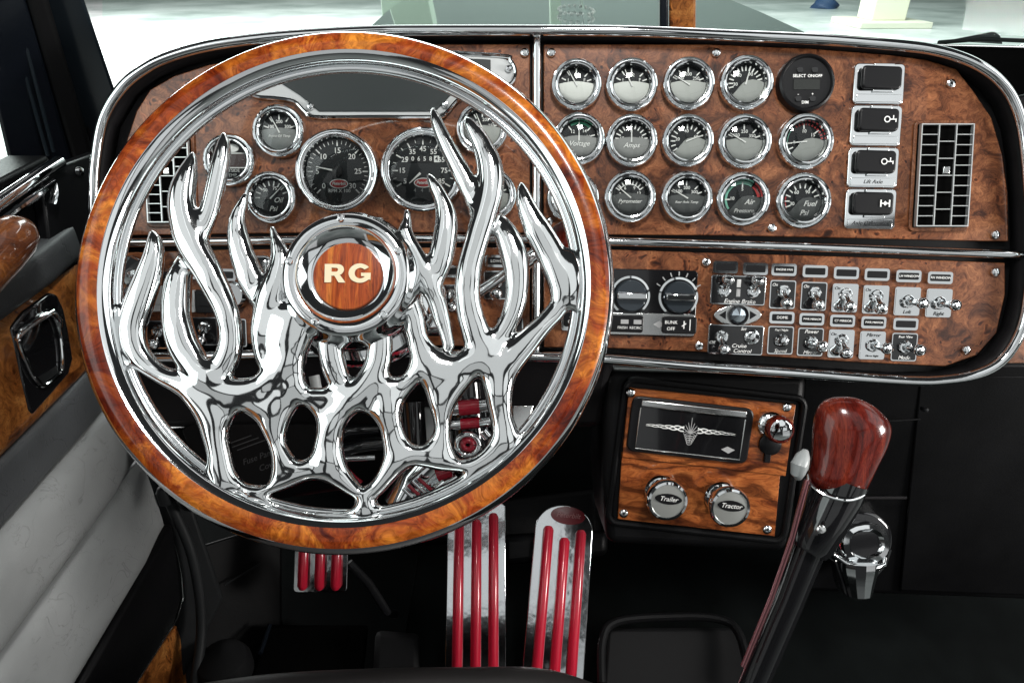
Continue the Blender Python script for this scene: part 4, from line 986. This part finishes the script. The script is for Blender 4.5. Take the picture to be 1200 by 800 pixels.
# ================================================================== BRAKE VALVE CONSOLE
RO = rad(-6.4)
NF = Frame(pt(830, 540, .86), RT * math.cos(RO) + UP * math.sin(RO), UP * math.cos(TILT) - FW * math.sin(TILT) - RT * math.sin(RO))
con = thing('valve_console', NF, 'black console with walnut plates, parking brake knobs and small chrome-topped door', 'control panel')
def nxy(pl, z=0): return [tuple(NF.at(x, y, z)[:2]) for x, y in pl]
part('housing', MB().prism(nxy([(712, 432), (950, 440), (945, 520), (925, 650), (712, 640), (706, 560)]), -.16, -.006), VINYL, con, bevel=.012, seg=4)
cc = NF.at(828, 541); 
rim_ = MB().tube([(cc.x + x, cc.y + y, -.005) for x, y in rrect(.226, .186, .012, 6)], .0045, 10, closed=True)
part('moulded_edge', rim_, VINYL, con)
part('upper_plate', MB().prism(nxy([(737, 454), (932, 474), (920, 557), (729, 535)]), -.004, .0022), PLATEWOOD, con, bevel=.0008, label='upper walnut plate with the small black door')
part('lower_plate', MB().prism(nxy([(729, 530), (915, 550), (908, 628), (724, 608)]), -.0045, 0.0), PLATEWOOD, con, bevel=.0008, label='lower walnut plate with two chrome brake knobs')
scd = bpy.data.meshes.new('screw_d'); 
scd = MB().lathe([(.0056, 0), (.0056, .001), (.0044, .0024), (.0022, .003), (.0016, .0014), (0, .0014)], 18).mesh('screw'); scd.materials.append(CHROME)
for x, y, z in ((739, 460, .0022), (922, 477, .0022), (731, 601, 0), (899, 620, 0)):
    p = NF.at(x, y, z); link('screw', scd, None, con, (p.x, p.y, z))
kn_ = NF.sc(800, 500)
p = NF.at(808, 503, .004)
dr = part('ashtray_door', MB().prism(rrect(142 * kn_, 66 * kn_, 9 * kn_), .0022, .008), BLACK, con, (p.x, p.y, 0), bevel=.002, seg=3, label='black door with chrome bar and scroll emblem')
part('glass_face', MB().prism(rrect(122 * kn_, 52 * kn_, 3 * kn_), .008, .0095), GLOSSBLACK, dr, (0, -2 * kn_, 0), bevel=.0005)
part('chrome_bar', MB().box((0, 26 * kn_, .0105), (122 * kn_, 8 * kn_, .006)), STEEL, dr, bevel=.0015)
part('chrome_frame', MB().tube([(x * kn_, y * kn_, .0098) for x, y in [(-61, 20), (-61, -28), (61, -28), (61, 20)]], .0009, 6), STEEL, dr)
em = MB()
for sx in (-1, 1):
    for k2 in range(3):
        em.tube([(sx * (8 + 44 * u) * kn_, (math.sin(u * 9 + k2 * 2.1) * 3.2 * (1 - u * .7) + 1 - sx * 0) * kn_, .0099) for u in np.linspace(0, 1, 14)], [.0007 * (1.3 - u) for u in np.linspace(0, 1, 14)], 6)
em2 = MB()
for k2 in range(7):
    a = rad(90 + (k2 - 3) * 24); em2.tube([(0, -4 * kn_, .0099), (9 * kn_ * math.cos(a), 12 * kn_ * math.sin(a) - 2 * kn_, .0099)], [.0007, .0003], 6)
em2.tube([(0, -14 * kn_, .0099), (0, 15 * kn_, .0099)], [.0004, .0004], 6)
for k2 in range(5):
    em2.tube([((8 - 1.2 * k2) * kn_ * math.cos(a), (-4 - 2.5 * k2 + 3 * math.sin(a)) * kn_, .0099) for a in np.linspace(0, 6.28, 12)], .0004, 5)
part('scroll_emblem', em, WHITE, dr); part('centre_emblem', em2, GREYPRINT, dr)
part('corner_emblem', MB().prism([(38 * kn_, -18 * kn_), (45 * kn_, -14 * kn_), (54 * kn_, -17 * kn_), (47 * kn_, -22 * kn_)], .0095, .0099).prism([(44 * kn_, -17 * kn_), (46 * kn_, -15 * kn_), (49 * kn_, -17.5 * kn_), (46.5 * kn_, -19.5 * kn_)], .0099, .0102), GREYPRINT, dr, smooth=0)
# cigar lighter
p = NF.at(905, 498, .01)
lg = part('lighter', MB().lathe([(15 * kn_, .002), (15 * kn_, .006), (13 * kn_, .008), (9 * kn_, .010), (8 * kn_, .02), (9 * kn_, .024)], 28, cap1=True), CHROME, con, (p.x, p.y, 0), label='chrome lighter with red-brown knob')
kb = part('knob', MB().lathe([(9 * kn_, .022), (14 * kn_, .025), (16 * kn_, .031), (15 * kn_, .038), (13 * kn_, .040), (12.4 * kn_, .0395)], 28), KNOBWOOD, lg)
part('cap', MB().lathe([(12.4 * kn_, .0392), (10 * kn_, .0408), (0, .0415)], 28), CHROME, lg)
text('lettering', 'T', 14 * kn_, BLACK, lg, (0, 0, .0417))
p2_ = NF.at(902, 520, .003)
part('key_cover', MB().lathe([(13 * kn_, .0022), (13 * kn_, .006), (10 * kn_, .008), (0, .008)], 20), BLACK, con, (p2_.x, p2_.y, 0))
part('key_cover_tab', MB().box((p2_.x - .001, p2_.y - 16 * kn_, .004), (7 * kn_, 12 * kn_, .005)), BLACK, con, bevel=.001)
# parking brake knobs
def brake_knob(px, py, txt, label):
    p = NF.at(px, py, .036)
    b = part('brake_knob', MB().lathe([(19 * kn_, 0), (20 * kn_, .003), (18 * kn_, .006), (12 * kn_, .008), (11 * kn_, .020), (17 * kn_, .023), (21.5 * kn_, .026), (23.5 * kn_, .031), (23.5 * kn_, .036), (22 * kn_, .0395), (19.5 * kn_, .0405), (18.8 * kn_, .0395)], 40), CHROME, con, (p.x, p.y, 0), label=label)
    part('face', MB().lathe([(18.9 * kn_, .0392), (10 * kn_, .0403), (0, .0407)], 36), SILVER, b)
    part('oval_label', MB().prism([(15.5 * kn_ * math.cos(rad(a)), 6.2 * kn_ * math.sin(rad(a)) * (.7 + .3 * abs(math.sin(rad(a))))) for a in range(0, 360, 12)], .0404, .0412), BLACK, b, (0, 3 * kn_, 0))
    text('lettering', txt, 7.5 * kn_, WHITE, b, (0, 3 * kn_, .0415), .3)
brake_knob(782, 586, 'Trailer', 'left chrome brake knob lettered Trailer'); brake_knob(855, 594, 'Tractor', 'right chrome brake knob lettered Tractor')

# ================================================================== LINKAGE SEEN THROUGH THE SPOKES
lk = thing('steering_linkage', (0, 0, 0), 'chrome steering shaft joint with red parts and coloured-in red reflections glimpsed through the right spokes', 'shaft joint')
REDREFL = mat('red_parts_and_reflections', (.26, .008, .02), .15, coat=.6)  # red shaft parts; red reflections in the chrome are coloured in too
def wtube(pl, d, r, m, nm): return part(nm, MB().tube([pt(x, y, d) for x, y in pl], r, 14), m, lk)
wtube([(528, 479), (576, 474)], .80, .0085, CHROME, 'cross_pin'); wtube([(538, 478), (562, 475.5)], .799, .0092, REDREFL, 'pin_sleeve')
wtube([(522, 499), (580, 493)], .80, .0060, CHROME, 'cross_pin'); wtube([(540, 497), (562, 495)], .799, .0066, REDREFL, 'pin_sleeve')
wtube([(545, 448), (552, 540)], .83, .024, GLOSSBLACK, 'yoke')
wtube([(548 + 13 * math.cos(a), 521 + 12 * math.sin(a)) for a in np.linspace(0, 6.28, 16)], .79, .0038, CHROME, 'clevis_ring')
wtube([(548 + 6 * math.cos(a), 521 + 5 * math.sin(a)) for a in np.linspace(0, 6.28, 12)], .788, .0034, REDREFL, 'clevis_bush')
wtube([(566, 505), (572, 512)], .79, .006, CHROME, 'bolt_head')
wtube([(468, 592), (486, 560), (510, 538)], .80, .020, CHROME, 'tie_rod')
for i in range(4): wtube([(472 + 6 * i, 572 - 4 * i), (492 + 6 * i, 590 - 4 * i)], .772, .0022, REDREFL if i % 2 else CHROME, 'coil_stripe')
wtube([(512, 556), (528, 550)], .77, .008, REDREFL, 'pin_sleeve'); wtube([(500, 580), (536, 556)], .79, .010, CHROME, 'tie_rod')
wtube([(404, 552), (414, 562), (422, 568)], .80, .006, REDREFL, 'hose_end')
wtube([(400, 530), (430, 522), (455, 520)], .82, .010, GLOSSBLACK, 'hose'); wtube([(404, 538), (440, 536)], .81, .004, CHROME, 'pipe'); wtube([(398, 512), (410, 505), (445, 503)], .83, .008, GLOSSBLACK, 'hose')
wtube([(484, 470), (487, 520)], .82, .014, GLOSSBLACK, 'bracket_post'); wtube([(500, 478), (500, 520)], .84, .012, PALESW, 'bracket_post')
wtube([(368, 440), (374, 470)], .76, .006, PALESW, 'wire_cover'); wtube([(185, 500), (200, 520), (208, 545)], .90, .010, STEEL, 'duct_edge')
LFR = Frame(pt(300, 525, .90), RT * math.cos(.35) + UP * math.sin(.35), UP)
np_ = thing('fuse_cover', LFR, 'black fuse panel cover with faint script glimpsed through the left spokes', 'cover')
part('cover', MB().prism(rrect(.17, .12, .008), -.01, 0), VINYL, np_, bevel=.003)
text('lettering', 'Fuse Panel', .011, FAINT, np_, (.0, -.012, .0006), .3); text('lettering', 'Cover', .011, FAINT, np_, (.008, -.027, .0006), .3)
for i in range(3): part('raised_line', MB().box((-.02 + .008 * i, .018 - .006 * i, .0004), (.04, .0012, .0008)), FAINT, np_)

# ================================================================== GEAR LEVER
GF = Frame(pt(990, 525, .62), RT, UP)
gl = thing('gear_lever', GF, 'black gear lever with glossy red rosewood knob', 'gear lever')
def gp(px, py, d): return GF.loc(pt(px, py, d))
ax = [(996, 476, .645), (996, 500, .635), (994, 528, .628), (988, 556, .630), (983, 578, .636)]
# knob: lofted rounded sections
ks = []
spec = [((l_ + r_) / 2, y_, (r_ - l_) / 2, (r_ - l_) / 2 * .66) for y_, l_, r_ in ((464.5, 984, 994), (466, 973, 1004), (470, 965, 1014), (476, 960, 1024), (483, 957, 1032), (492, 955, 1040), (502, 953.5, 1043), (514, 953, 1041), (530, 953, 1035), (545, 950, 1027), (557, 947.5, 1021.5), (566, 950, 1017), (574, 959, 1014), (580, 970, 1009), (584, 984, 998))]
for x, y, rx, rz in spec:
    c0 = gp(x, y, .633); kx = .633 / F; sec_ = []
    for i in range(28):
        a = 2 * math.pi * i / 28
        tilt = (y - 466) / 113 * .22                                   # lower rings tip with the lever axis
        sec_.append((c0.x + rx * kx * math.cos(a), c0.y, c0.z + rz * kx * math.sin(a)))
    ks.append(sec_)
kno = part('knob', loft(ks), KNOBWOOD, gl, smooth=60, label='egg-shaped rosewood shift knob')
sd = kno.modifiers.new('sub', 'SUBSURF'); sd.levels = 1; sd.render_levels = 2
part('chrome_ring', MB().tube(smoothpath([gp(x, y, d) for x, y, d in [(946.5, 556, .628), (950, 567, .622), (967, 580, .614), (991, 586, .611), (1009, 582, .618), (1016, 574, .626)]], 5), .0013, 8), CHROME, gl)
part('collar', MB().tube([gp(988, 560, .636), gp(980, 578, .638), gp(966, 608, .640), gp(952, 638, .642), gp(948, 646, .642)], [.0225, .0235, .0215, .0190, .0160], 28), GLOSSBLACK, gl)
part('shaft', MB().tube([gp(953, 630, .646), gp(926, 700, .658), gp(894, 775, .668), (gp(862, 850, .68))], [.0150, .0138, .0138, .0138], 28), GLOSSBLACK, gl)
part('screw', MB().lathe([(.0042, 0), (.0042, .001), (.003, .002), (0, .0022)], 16), STEEL, gl, gp(962, 620, .612))
sp = part('splitter_button', MB().tube([gp(944, 528, .625), gp(941, 535, .622), gp(937, 545, .62), gp(935, 554, .622), gp(936, 560, .625)], [.003, .0065, .0080, .0065, .003], 16), mat('button_grey', (.34, .36, .36), .35), gl, label='pale grey splitter button on the side of the knob')
part('air_line', MB().tube([gp(946, 562, .622), gp(936, 600, .627), gp(929, 628, .632), gp(904, 700, .645), gp(871, 780, .655)], .0026, 12), mat('red_chrome', (.50, .22, .24), .12, .9), gl, label='thin red tinted rod along the left of the shaft')

# ================================================================== PEDALS
def pedal(name, cx, cy, wpx, hpx, d, roll, tl_, bars, label, grp, top_round=False, badge_=False):
    X = RT * math.cos(roll) + UP * math.sin(roll); Y = (UP * math.cos(tl_) + FW * math.sin(tl_)) * math.cos(roll) - RT * math.sin(roll)
    fr = Frame(pt(cx, cy, d), X, Y); k = d / F
    t = thing(name, fr, label, 'pedal', grp)
    W, H = wpx * k, hpx * k
    if top_round:
        pl = [(-W / 2, -H / 2), (W / 2, -H / 2)] + [(W / 2 * math.cos(rad(a)) , H / 2 - W * .42 + W * .42 * math.sin(rad(a))) for a in range(0, 181, 12)]
    else: pl = rrect(W, H, .08 * W)
    part('pad', MB().prism(pl, -.006, 0), PEDAL, t, bevel=.0015)
    me = None
    for x, y0, y1 in bars:
        m_ = MB().tube([(0, y0 * H, .003), (0, y0 * H + .004, .0045), (0, y1 * H - .004, .0045), (0, y1 * H, .003)], [.006, .0084, .0084, .006], 14)
        part('red_bar', m_, REDBAR, t, (x * W, 0, 0))
    if badge_:
        o = part('badge', MB().lathe([(.3 * W, 0), (.3 * W, .002), (0, .0028)], 28), mat('maroon_badge', (.10, .008, .012), .25), t, (0.05 * W, H / 2 - .17 * W, 0)); o.scale = (1, .5, 1)
        text('badge_lettering', 'Peterbilt', .12 * W, BADGETXT, t, (0.05 * W, H / 2 - .17 * W, .0031), .3)
    return t, fr, W, H
G_ = None
t, fr, W, H = pedal('clutch_pedal', 376, 660, 63, 66, 1.12, 0, .12, [(-.31, -.42, .45), (0, -.42, .45), (.30, -.42, .45)], 'short clutch pedal plate with three red bars, left of the others', G_)
part('arm', MB().tube([(W * .5, -.0, -.008), (W * .85, -.035, -.02), (W * 1.2, -.085, -.03), (W * 1.25, -.10, -.08)], .007, 10), BLACK, t)
t, fr, W, H = pedal('brake_pedal', 558, 700, 70, 215, 1.10, rad(.5), .30, [(-.30, -.5, .40), (0.0, -.5, .405), (.29, -.5, .44)], 'long metal brake pedal with three red bars, next to the wheel rim', G_)
part('arm', MB().box((0, .0, -.03), (.03, H * .9, .045)), BLACK, t)
t, fr, W, H = pedal('accelerator_pedal', 655, 700, 70, 212, 1.08, rad(-6), .30, [(-.27, -.5, .37), (0.02, -.5, .315), (.29, -.5, .365)], 'rightmost metal pedal with rounded top, red oval badge and three red bars', G_, True, True)
part('hinge', MB().box((0, -.02, -.03), (.04, H * .9, .045)), BLACK, t)
# footwell fittings
fl = struct('floor_mat', MB().prism(rrect(.22, .28, .02, c=(-.30, .86)), FLOORZ + .003, FLOORZ + .012), CARPET, label='black rubber mat on the cab floor')
fr2 = thing('foot_rest', (0, 0, 0), 'dark padded foot rest block beside the brake pedal', 'foot rest')
part('block', slab([(440, 738), (492, 742), (492, 800), (436, 800)], [1.12, 1.12, 1.06, 1.06], .05, RUBBER, ''), RUBBER, fr2, bevel=.01)
hp = thing('heater_duct', (0, 0, 0), 'black duct box low behind the pedals', 'duct')
part('box', slab([(470, 600), (700, 570), (705, 628), (475, 640)], [1.22, 1.22, 1.2, 1.2], .04, VINYL, ''), VINYL, hp, bevel=.012)
part('lower_box', slab([(590, 628), (712, 622), (712, 650), (590, 662)], [1.16, 1.16, 1.15, 1.15], .03, VINYL, ''), VINYL, hp, bevel=.01)
bp = thing('floor_plate', (0, 0, 0), 'dark flat access plate on the floor under the clutch pedal', 'plate')
part('plate', slab([(312, 732), (432, 732), (425, 800), (292, 800)], [1.18, 1.18, 1.09, 1.09], .02, KICK, ''), MATTE, bp, bevel=.006)
part('edge', MB().tube([pt(316, 732, 1.172), pt(305, 765, 1.12)], .004, 8), NAVY, bp)
sb = thing('floor_tunnel', (0, 0, 0), 'rounded black gear lever boot base on the floor right of the pedals', 'boot base')
part('rim', MB().tube(smoothpath([pt(x, y, d) for x, y, d in [(705, 800, 1.02), (706, 750, 1.06), (722, 728, 1.08), (780, 722, 1.09), (840, 724, 1.09), (866, 742, 1.07), (880, 800, 1.02)]], 6), .007, 10), VINYL, sb)
part('pad', slab([(712, 735), (870, 735), (880, 830), (705, 830)], [1.10, 1.10, 1.03, 1.03], .03, RUBBER, ''), RUBBER, sb, bevel=.006)

# ================================================================== SEAT EDGE
st = thing('driver_seat', (0, 0, 0), 'front edge of the black driver seat at the bottom of the view', 'seat')
part('front_bolster', MB().tube(smoothpath([pt(x, y, d) for x, y, d in [(180, 842, .80), (300, 825, .77), (420, 818, .76), (540, 816, .76), (640, 818, .77), (720, 845, .80)]], 6), .030, 20), mat('seat_leather', (.014, .0125, .0125), .5), st)

part('cushion', MB().box((-.15, .145, 1.575), (.50, .59, .15)), MATS['seat_leather'], st, bevel=.03, seg=4)

# ================================================================== DRIVER DOOR (left)
DR = Frame((-.53, .5, 1.9), (0, 1, 0), (0, 0, 1))
door = thing('driver_door', DR, 'grey leather driver door with burl wood band and recessed chrome handle', 'door')
def dz(px, py): return DR.at(px, py)
def pad(name, h0, h1, th, x0, x1, m, bul=.6, label=None, base=-.03, slope=0.0, n=14, nx=10, endr=.03):
    """padded band: heights h0..h1 (world z), swept along the door"""
    secs = []
    for i in range(nx + 1):
        x = x0 + (x1 - x0) * i / nx
        e = max(0.0, (x - (x1 - endr)) / endr); f = math.sqrt(max(0, 1 - e * e * .96))
        s_ = []
        for j in range(n + 1):
            t = j / n; q = 1 - abs(2 * t - 1) ** 4
            s_.append((x, h0 - 1.9 + (h1 - h0) * t, (th * (1 - bul) * (q > 0) + th * bul * q) * f if 0 < j < n else 0.0))
        s_ += [(x, h1 - 1.9, base), (x, h0 - 1.9, base)]
        secs.append(s_)
    o = part(name, loft(secs), m, door, smooth=50, label=label)
    return o
part('door_shell', MB().prism([(-.5, -.75), (.27, -.75), (.245, -.1), (.30, .20), (.30, .24), (-.5, .215)], -.06, -.012), VINYL, door, bevel=.004)
pad('leather_band', 1.584, 1.722, .016, -.5, .258, LEATHER, .7, 'lower pale grey leather band of the door')
pad('leather_band', 1.726, 1.829, .022, -.5, .25, LEATHER, .8, 'upper pale grey leather band of the door')
pad('trim_band', 1.831, 1.892, .006, -.5, .248, LEATHERD, .5, 'charcoal leather strip below the burl band')
pad('burl_band', 1.894, 2.016, .008, -.5, .27, DOORBURL, .3, 'burl wood band carrying the door handle')
pad('trim_band', 2.018, 2.062, .014, -.5, .28, LEATHERD, .6, 'charcoal leather strip above the burl band')
# handle recess
hr = part('handle_recess', MB().prism([tuple(dz(x, y)[:2]) for x, y in [(3, 384), (20, 365), (50, 343), (58, 345), (66, 362), (72, 390), (77, 420), (72, 438), (50, 463), (29, 486), (24, 480), (14, 440)]], .002, .0095), GLOSSBLACK, door, bevel=.003, seg=3, label='black recessed cup behind the chrome door handle')
part('chrome_frame', MB().tube(smoothpath([dz(x, y) + Vector((0, 0, .012)) for x, y in [(8, 394), (22, 380), (45, 367), (54, 378), (59, 398), (61, 430), (54, 442), (38, 452), (28, 444), (18, 425)]], 5, True), .0022, 10, closed=True), CHROME, hr)
part('pull_handle', MB().tube([dz(x, y) + Vector((0, 0, .012)) for x, y in [(6, 398), (20, 384), (38, 372), (48, 366), (57, 376), (58, 384)]], [.002, .0026, .0032, .0045, .004, .002], 12), CHROME, hr)
part('cup_floor', MB().prism([tuple(dz(x, y)[:2]) for x, y in [(34, 442), (56, 428), (58, 436), (40, 450)]], .0097, .0105), KICK, hr)
# door pull grip and chrome strips
q0, q1 = DR.at(-62, 356, .03), DR.at(28, 266, .03)
part('door_pull', MB().tube([q0 + (q1 - q0) * t for t in (0, .3, .6, .8, .92, 1.0, 1.04)], [.023, .024, .024, .023, .020, .013, .004], 24, flat=1.0), GRIPWOOD, door, label='glossy burl wood door pull grip')
part('belt_strip', MB().tube([dz(x, y) + Vector((0, 0, .006)) for x, y in [(-60, 272), (0, 232), (40, 205), (64, 190)]], .0075, 12), CHROME, door, label='upper chrome strip along the window edge')
part('belt_strip', MB().tube([dz(x, y) + Vector((0, 0, .012)) for x, y in [(-60, 292), (0, 250), (34, 226), (50, 214), (52, 226), (49, 240)]], .0042, 10), CHROME, door)
part('corner_panel', MB().prism([tuple(dz(x, y)[:2]) for x, y in [(45, 202), (112, 178), (128, 300), (60, 318), (52, 250)]], -.012, .002), BLACK, door, bevel=.003)
part('chrome_stud', MB().lathe([(.006, 0), (.005, .004), (0, .006)], 16), CHROME, door, dz(89, 201) + Vector((0, 0, .003)))
# map pocket and lower wood
part('map_pocket', MB().prism([tuple(dz(x, y)[:2]) for x, y in [(40, 880), (193, 612), (200, 650), (205, 700), (196, 730), (120, 850), (90, 900)]], -.02, .012), VINYL, door, bevel=.006, label='black map pocket low on the door')
part('pocket_highlight', MB().tube([dz(x, y) + Vector((0, 0, .013)) for x, y in [(196, 640), (203, 672), (205, 700), (198, 724), (150, 798), (120, 850)]], .0015, 8), STEEL, door)  # bright tube stands for the highlight along the pocket edge
part('lower_burl', MB().prism([tuple(dz(x, y)[:2]) for x, y in [(120, 860), (204, 732), (214, 760), (216, 800), (210, 860)]], -.02, .004), DOORBURL, door, bevel=.002, label='burl wood panel at the door bottom')

# ================================================================== KICK PANEL, PILLAR, WINDOW FRAME
kp2 = thing('kick_panel', (0, 0, 0), 'charcoal plastic kick panel between door and footwell', 'panel')
part('panel', slab([(165, 520), (215, 560), (262, 700), (196, 830)], [1.04, 1.06, 1.12, 1.08], .03, KICK, ''), KICK, kp2, bevel=.006)
part('rubber_seal', MB().tube(smoothpath([pt(x, y, d) for x, y, d in [(200, 590, 1.04), (222, 640, 1.05), (233, 690, 1.06), (236, 740, 1.06), (230, 790, 1.04), (225, 830, 1.02)]], 5), .008, 12), KICK, kp2)
part('hinge_pin', MB().lathe([(.010, 0), (.010, .02), (.006, .028), (0, .03)], 16), KICK, kp2, pt(195, 588, 1.02))
part('side_panel', slab([(232, 640), (330, 610), (330, 760), (240, 790)], [1.14, 1.24, 1.24, 1.14], .02, VINYL, ''), VINYL, kp2, bevel=.004)
part('seam', MB().tube([pt(263, 685, 1.15), pt(305, 660, 1.2)], .0016, 6), KICK, kp2)
rb = thing('rubber_grommet', (0, 0, 0), 'ribbed black rubber lump on the floor beside the door', 'rubber boot')
bl = pt(262, 778, 1.06)
part('lump', MB().lathe([(.042, -.02), (.042, .0), (.036, .014), (.02, .022), (0, .024)], 24), RUBBER, rb, bl)
for i in range(5): part('rib', MB().box((0, 0, 0), (.006, .06, .02)), RUBBER, rb, bl + Vector((-.028 + .014 * i, -.03, -.012)), bevel=.002)

PIL = mat('pillar_dark', (.012, .017, .022), .25)
ap = thing('windshield_pillar', (0, 0, 0), 'dark windshield corner pillar with chrome edge left of the dashboard', 'pillar')
part('post', slab([(-17, -260), (10, -260), (158, 175), (92, 180)], [.62, .62, .96, .96], .05, PIL, ''), PIL, ap, bevel=.004)
part('cross_band', slab([(70, 22), (104, 17), (106, 26), (74, 34)], [.833, .833, .838, .838], .01, NAVY, ''), NAVY, ap, bevel=.002)
part('chrome_edge', MB().tube([pt(-30, -260, .61), pt(46, -30, .785), pt(81, 76, .87), pt(102, 138, .92), pt(108, 180, .95)], [.004, .004, .0035, .0025, .0015], 10), CHROME, ap)
wf = thing('door_window_frame', (0, 0, 0), 'black door window frame with rubber seals at the top left', 'window frame')
part('seal', slab([(-44, -260), (-19, -260), (112, 190), (86, 192)], [.60, .61, .94, .92], .04, RUBBER, ''), RUBBER, wf, bevel=.006)
part('frame_post', slab([(-97, -260), (-44, -260), (86, 192), (12, 196)], [.59, .605, .92, .86], .03, NAVY, ''), NAVY, wf, bevel=.004)
for a_, b_ in (((-4, -30), (56, 182)), ((8, -30), (63, 178)), ((-22, -30), (26, 190))):
    part('seal_ridge', MB().tube([pt(*a_, .738), pt(*b_, .868)], .0022, 8), PIL, wf)
part('pane', slab([(-260, -260), (-97, -260), (12, 196), (-160, 330)], [.58, .60, .88, .80], .003, WINDSHIELD, ''), WINDSHIELD, wf)

# ================================================================== WINDSHIELD
ws = thing('windshield', (0, 0, 0), 'two-piece windshield with burl wood centre post above the dashboard', 'windshield')
for a_, b_ in ((120, 772), (816, 1330)):
    part('pane', slab([(a_, -260), (b_, -260), (b_, 70), (a_, 70)], [1.10, 1.10, 1.30, 1.30], .004, WINDSHIELD, ''), WINDSHIELD, ws)
part('centre_post', slab([(784, -260), (816, -260), (815, 60), (784, 60)], [1.07, 1.07, 1.27, 1.27], .03, DOORBURL, ''), DOORBURL, ws, bevel=.004)
part('post_seal', slab([(773, -260), (783, -260), (783, 60), (773, 60)], [1.07, 1.07, 1.27, 1.27], .03, NAVY, ''), NAVY, ws, bevel=.003)
cw = thing('cowl', (0, 0, 0), 'black cowl ledge behind the right end of the dashboard', 'cowl')
part('ledge', slab([(1085, 54), (1340, 60), (1340, 175), (1120, 160)], [1.14, 1.14, 1.0, 1.0], .05, VINYL, ''), MATTE, cw, bevel=.004)
part('ledge_edge', MB().tube([pt(1090, 53, 1.13), pt(1340, 59, 1.13)], .0022, 8), STEEL, cw)
wp = thing('wiper', (0, 0, 0), 'black windshield wiper at the right edge', 'wiper')
part('arm', slab([(1108, 48), (1165, 37), (1172, 42), (1175, 52)], [1.36] * 4, .02, BLACK, ''), BLACK, wp, bevel=.002)
part('blade', MB().tube([pt(1100, 50, 1.35), pt(1150, 46, 1.36), pt(1202, 48, 1.36)], .004, 8), RUBBER, wp)

# ================================================================== TRUCK HOOD
PAINT = mat('hood_paint', (.17, .21, .212), .10, coat=1.0)
def onz(px, py, z):
    r = ray(px, py); t = (z - CAM.z) / r.z; return CAM + r * t
HZ = 2.14
hd = thing('truck_hood', (0, 0, 0), 'long dark glossy truck hood seen through the windshield', 'hood')
rows = [(50, 392, 1020), (30, 411, 975), (0, 452, 893), (-14, 474, 850), (-24, 490, 820)]
secs = []
for y, xl, xr in rows:
    l_, r_ = onz(xl, y, HZ), onz(xr, y, HZ); s_ = []
    for j in range(17):
        t = j / 16; q = l_.lerp(r_, t); s_.append((q.x, q.y, HZ + .05 * (1 - abs(2 * t - 1) ** 2.2) - .05))
    s_ += [(r_.x, r_.y, HZ - .5), (l_.x, l_.y, HZ - .5)]
    secs.append(s_)
part('panel', loft(secs), PAINT, hd, smooth=50)
hs = MB(); 
cl = [onz(690, 45, HZ + .012), onz(682, 0, HZ + .012), onz(677, -22, HZ + .012)]
part('centre_seam', hs.tube(cl, .006, 8), CHROME, hd)

# ================================================================== HALL
def concrete():
    m = mat('hall_concrete', (.72, .75, .73), .28); t = NT(m); v = t.map()
    n = t.noise(v, .35, 5, .6); c = t.ramp(n.outputs[0], [(.35, (.40, .45, .43)), (.62, (.80, .83, .81))]); t.link(c.outputs[0], t.b.inputs['Base Color'])
    return m
struct('hall_floor', MB().box((0, 25, -.05), (160, 140, .1)), concrete(), label='pale polished concrete hall floor outside the truck')
cp_ = thing('hall_column', onz(1030, 30, 0), 'cream hall column on a low plinth beyond the windshield', 'column')
CREAMP = mat('cream_paint', (.72, .70, .58), .5)
part('shaft', MB().box((0, 0, 3.3), (1.15, 1.15, 6.2)), CREAMP, cp_, bevel=.03)
part('plinth', MB().box((0, 0, .1), (2.4, 2.4, .2)), CREAMP, cp_, bevel=.03)
bo = thing('covered_load', onz(966, 10, 0), 'dark blue bundled tarpaulin on the hall floor beyond the hood', 'tarpaulin')
secs = []
for i in range(9):
    z = .55 * i / 8; s_ = []
    for j in range(20):
        a = 2 * math.pi * j / 20; r_ = (.5 * (1 - (i / 8.2) ** 2.2)) * (1 + .12 * math.sin(3 * a + i) + .06 * math.sin(7 * a + 2 * i))
        s_.append((r_ * math.cos(a) * 1.1, r_ * math.sin(a), z))
    secs.append(s_)
part('bundle', loft(secs), mat('navy_cloth', (.02, .05, .12), .6), bo, smooth=60)

for x_, w_, lab in ((648, .26, 'slim pale column mirrored in the middle of the hood'), (478, .9, 'broad pale column mirrored near the left hood edge')):
    q_ = onz(x_, 60, 0); q_ = Vector((q_.x / q_.y * 17, 17, 0))
    c_ = thing('hall_column', q_, lab, 'column', 'columns ahead of the truck')
    part('shaft', MB().box((0, 0, 3.0), (w_, w_, 6.0)), mat('pale_green_paint', (.30, .36, .30), .5), c_, bevel=.02)

pt_ = thing('passenger_trim', (0, 0, 0), 'dark passenger side trim with a sliver of wood at the right edge', 'trim')
part('panel', slab([(1150, 120), (1420, 70), (1420, 470), (1120, 470)], [1.0, 1.0, .97, .97], .04, VINYL, ''), VINYL, pt_, bevel=.004)
part('burl_sliver', slab([(1180, 385), (1260, 380), (1260, 432), (1178, 434)], [.955, .955, .95, .95], .015, DOORBURL, ''), BURLEDGE, pt_, bevel=.003)

wl = struct('added_wall', MB().box((0, 47, 4.5), (120, .4, 9.0)), mat('added_wall_paint', (.42, .48, .46), .6), label='pale grey wall added out of view so the hood mirrors it')  # unseen wall, added to lighten the hood by reflection
reflection_dot = MB().lathe([(.0001, -.006), (.0045, -.004), (.006, 0), (.0045, .004), (.0001, .006)], 8).mesh('reflection_dot', 60); reflection_dot.materials.append(WHITE)  # pale dots stand for a ring-shaped reflection, built onto the hood
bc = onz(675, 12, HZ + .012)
for i in range(18): link('reflection_dot', reflection_dot, None, hd, bc + Vector((.062 * math.cos(i * math.pi / 9), .20 * math.sin(i * math.pi / 9), 0)))
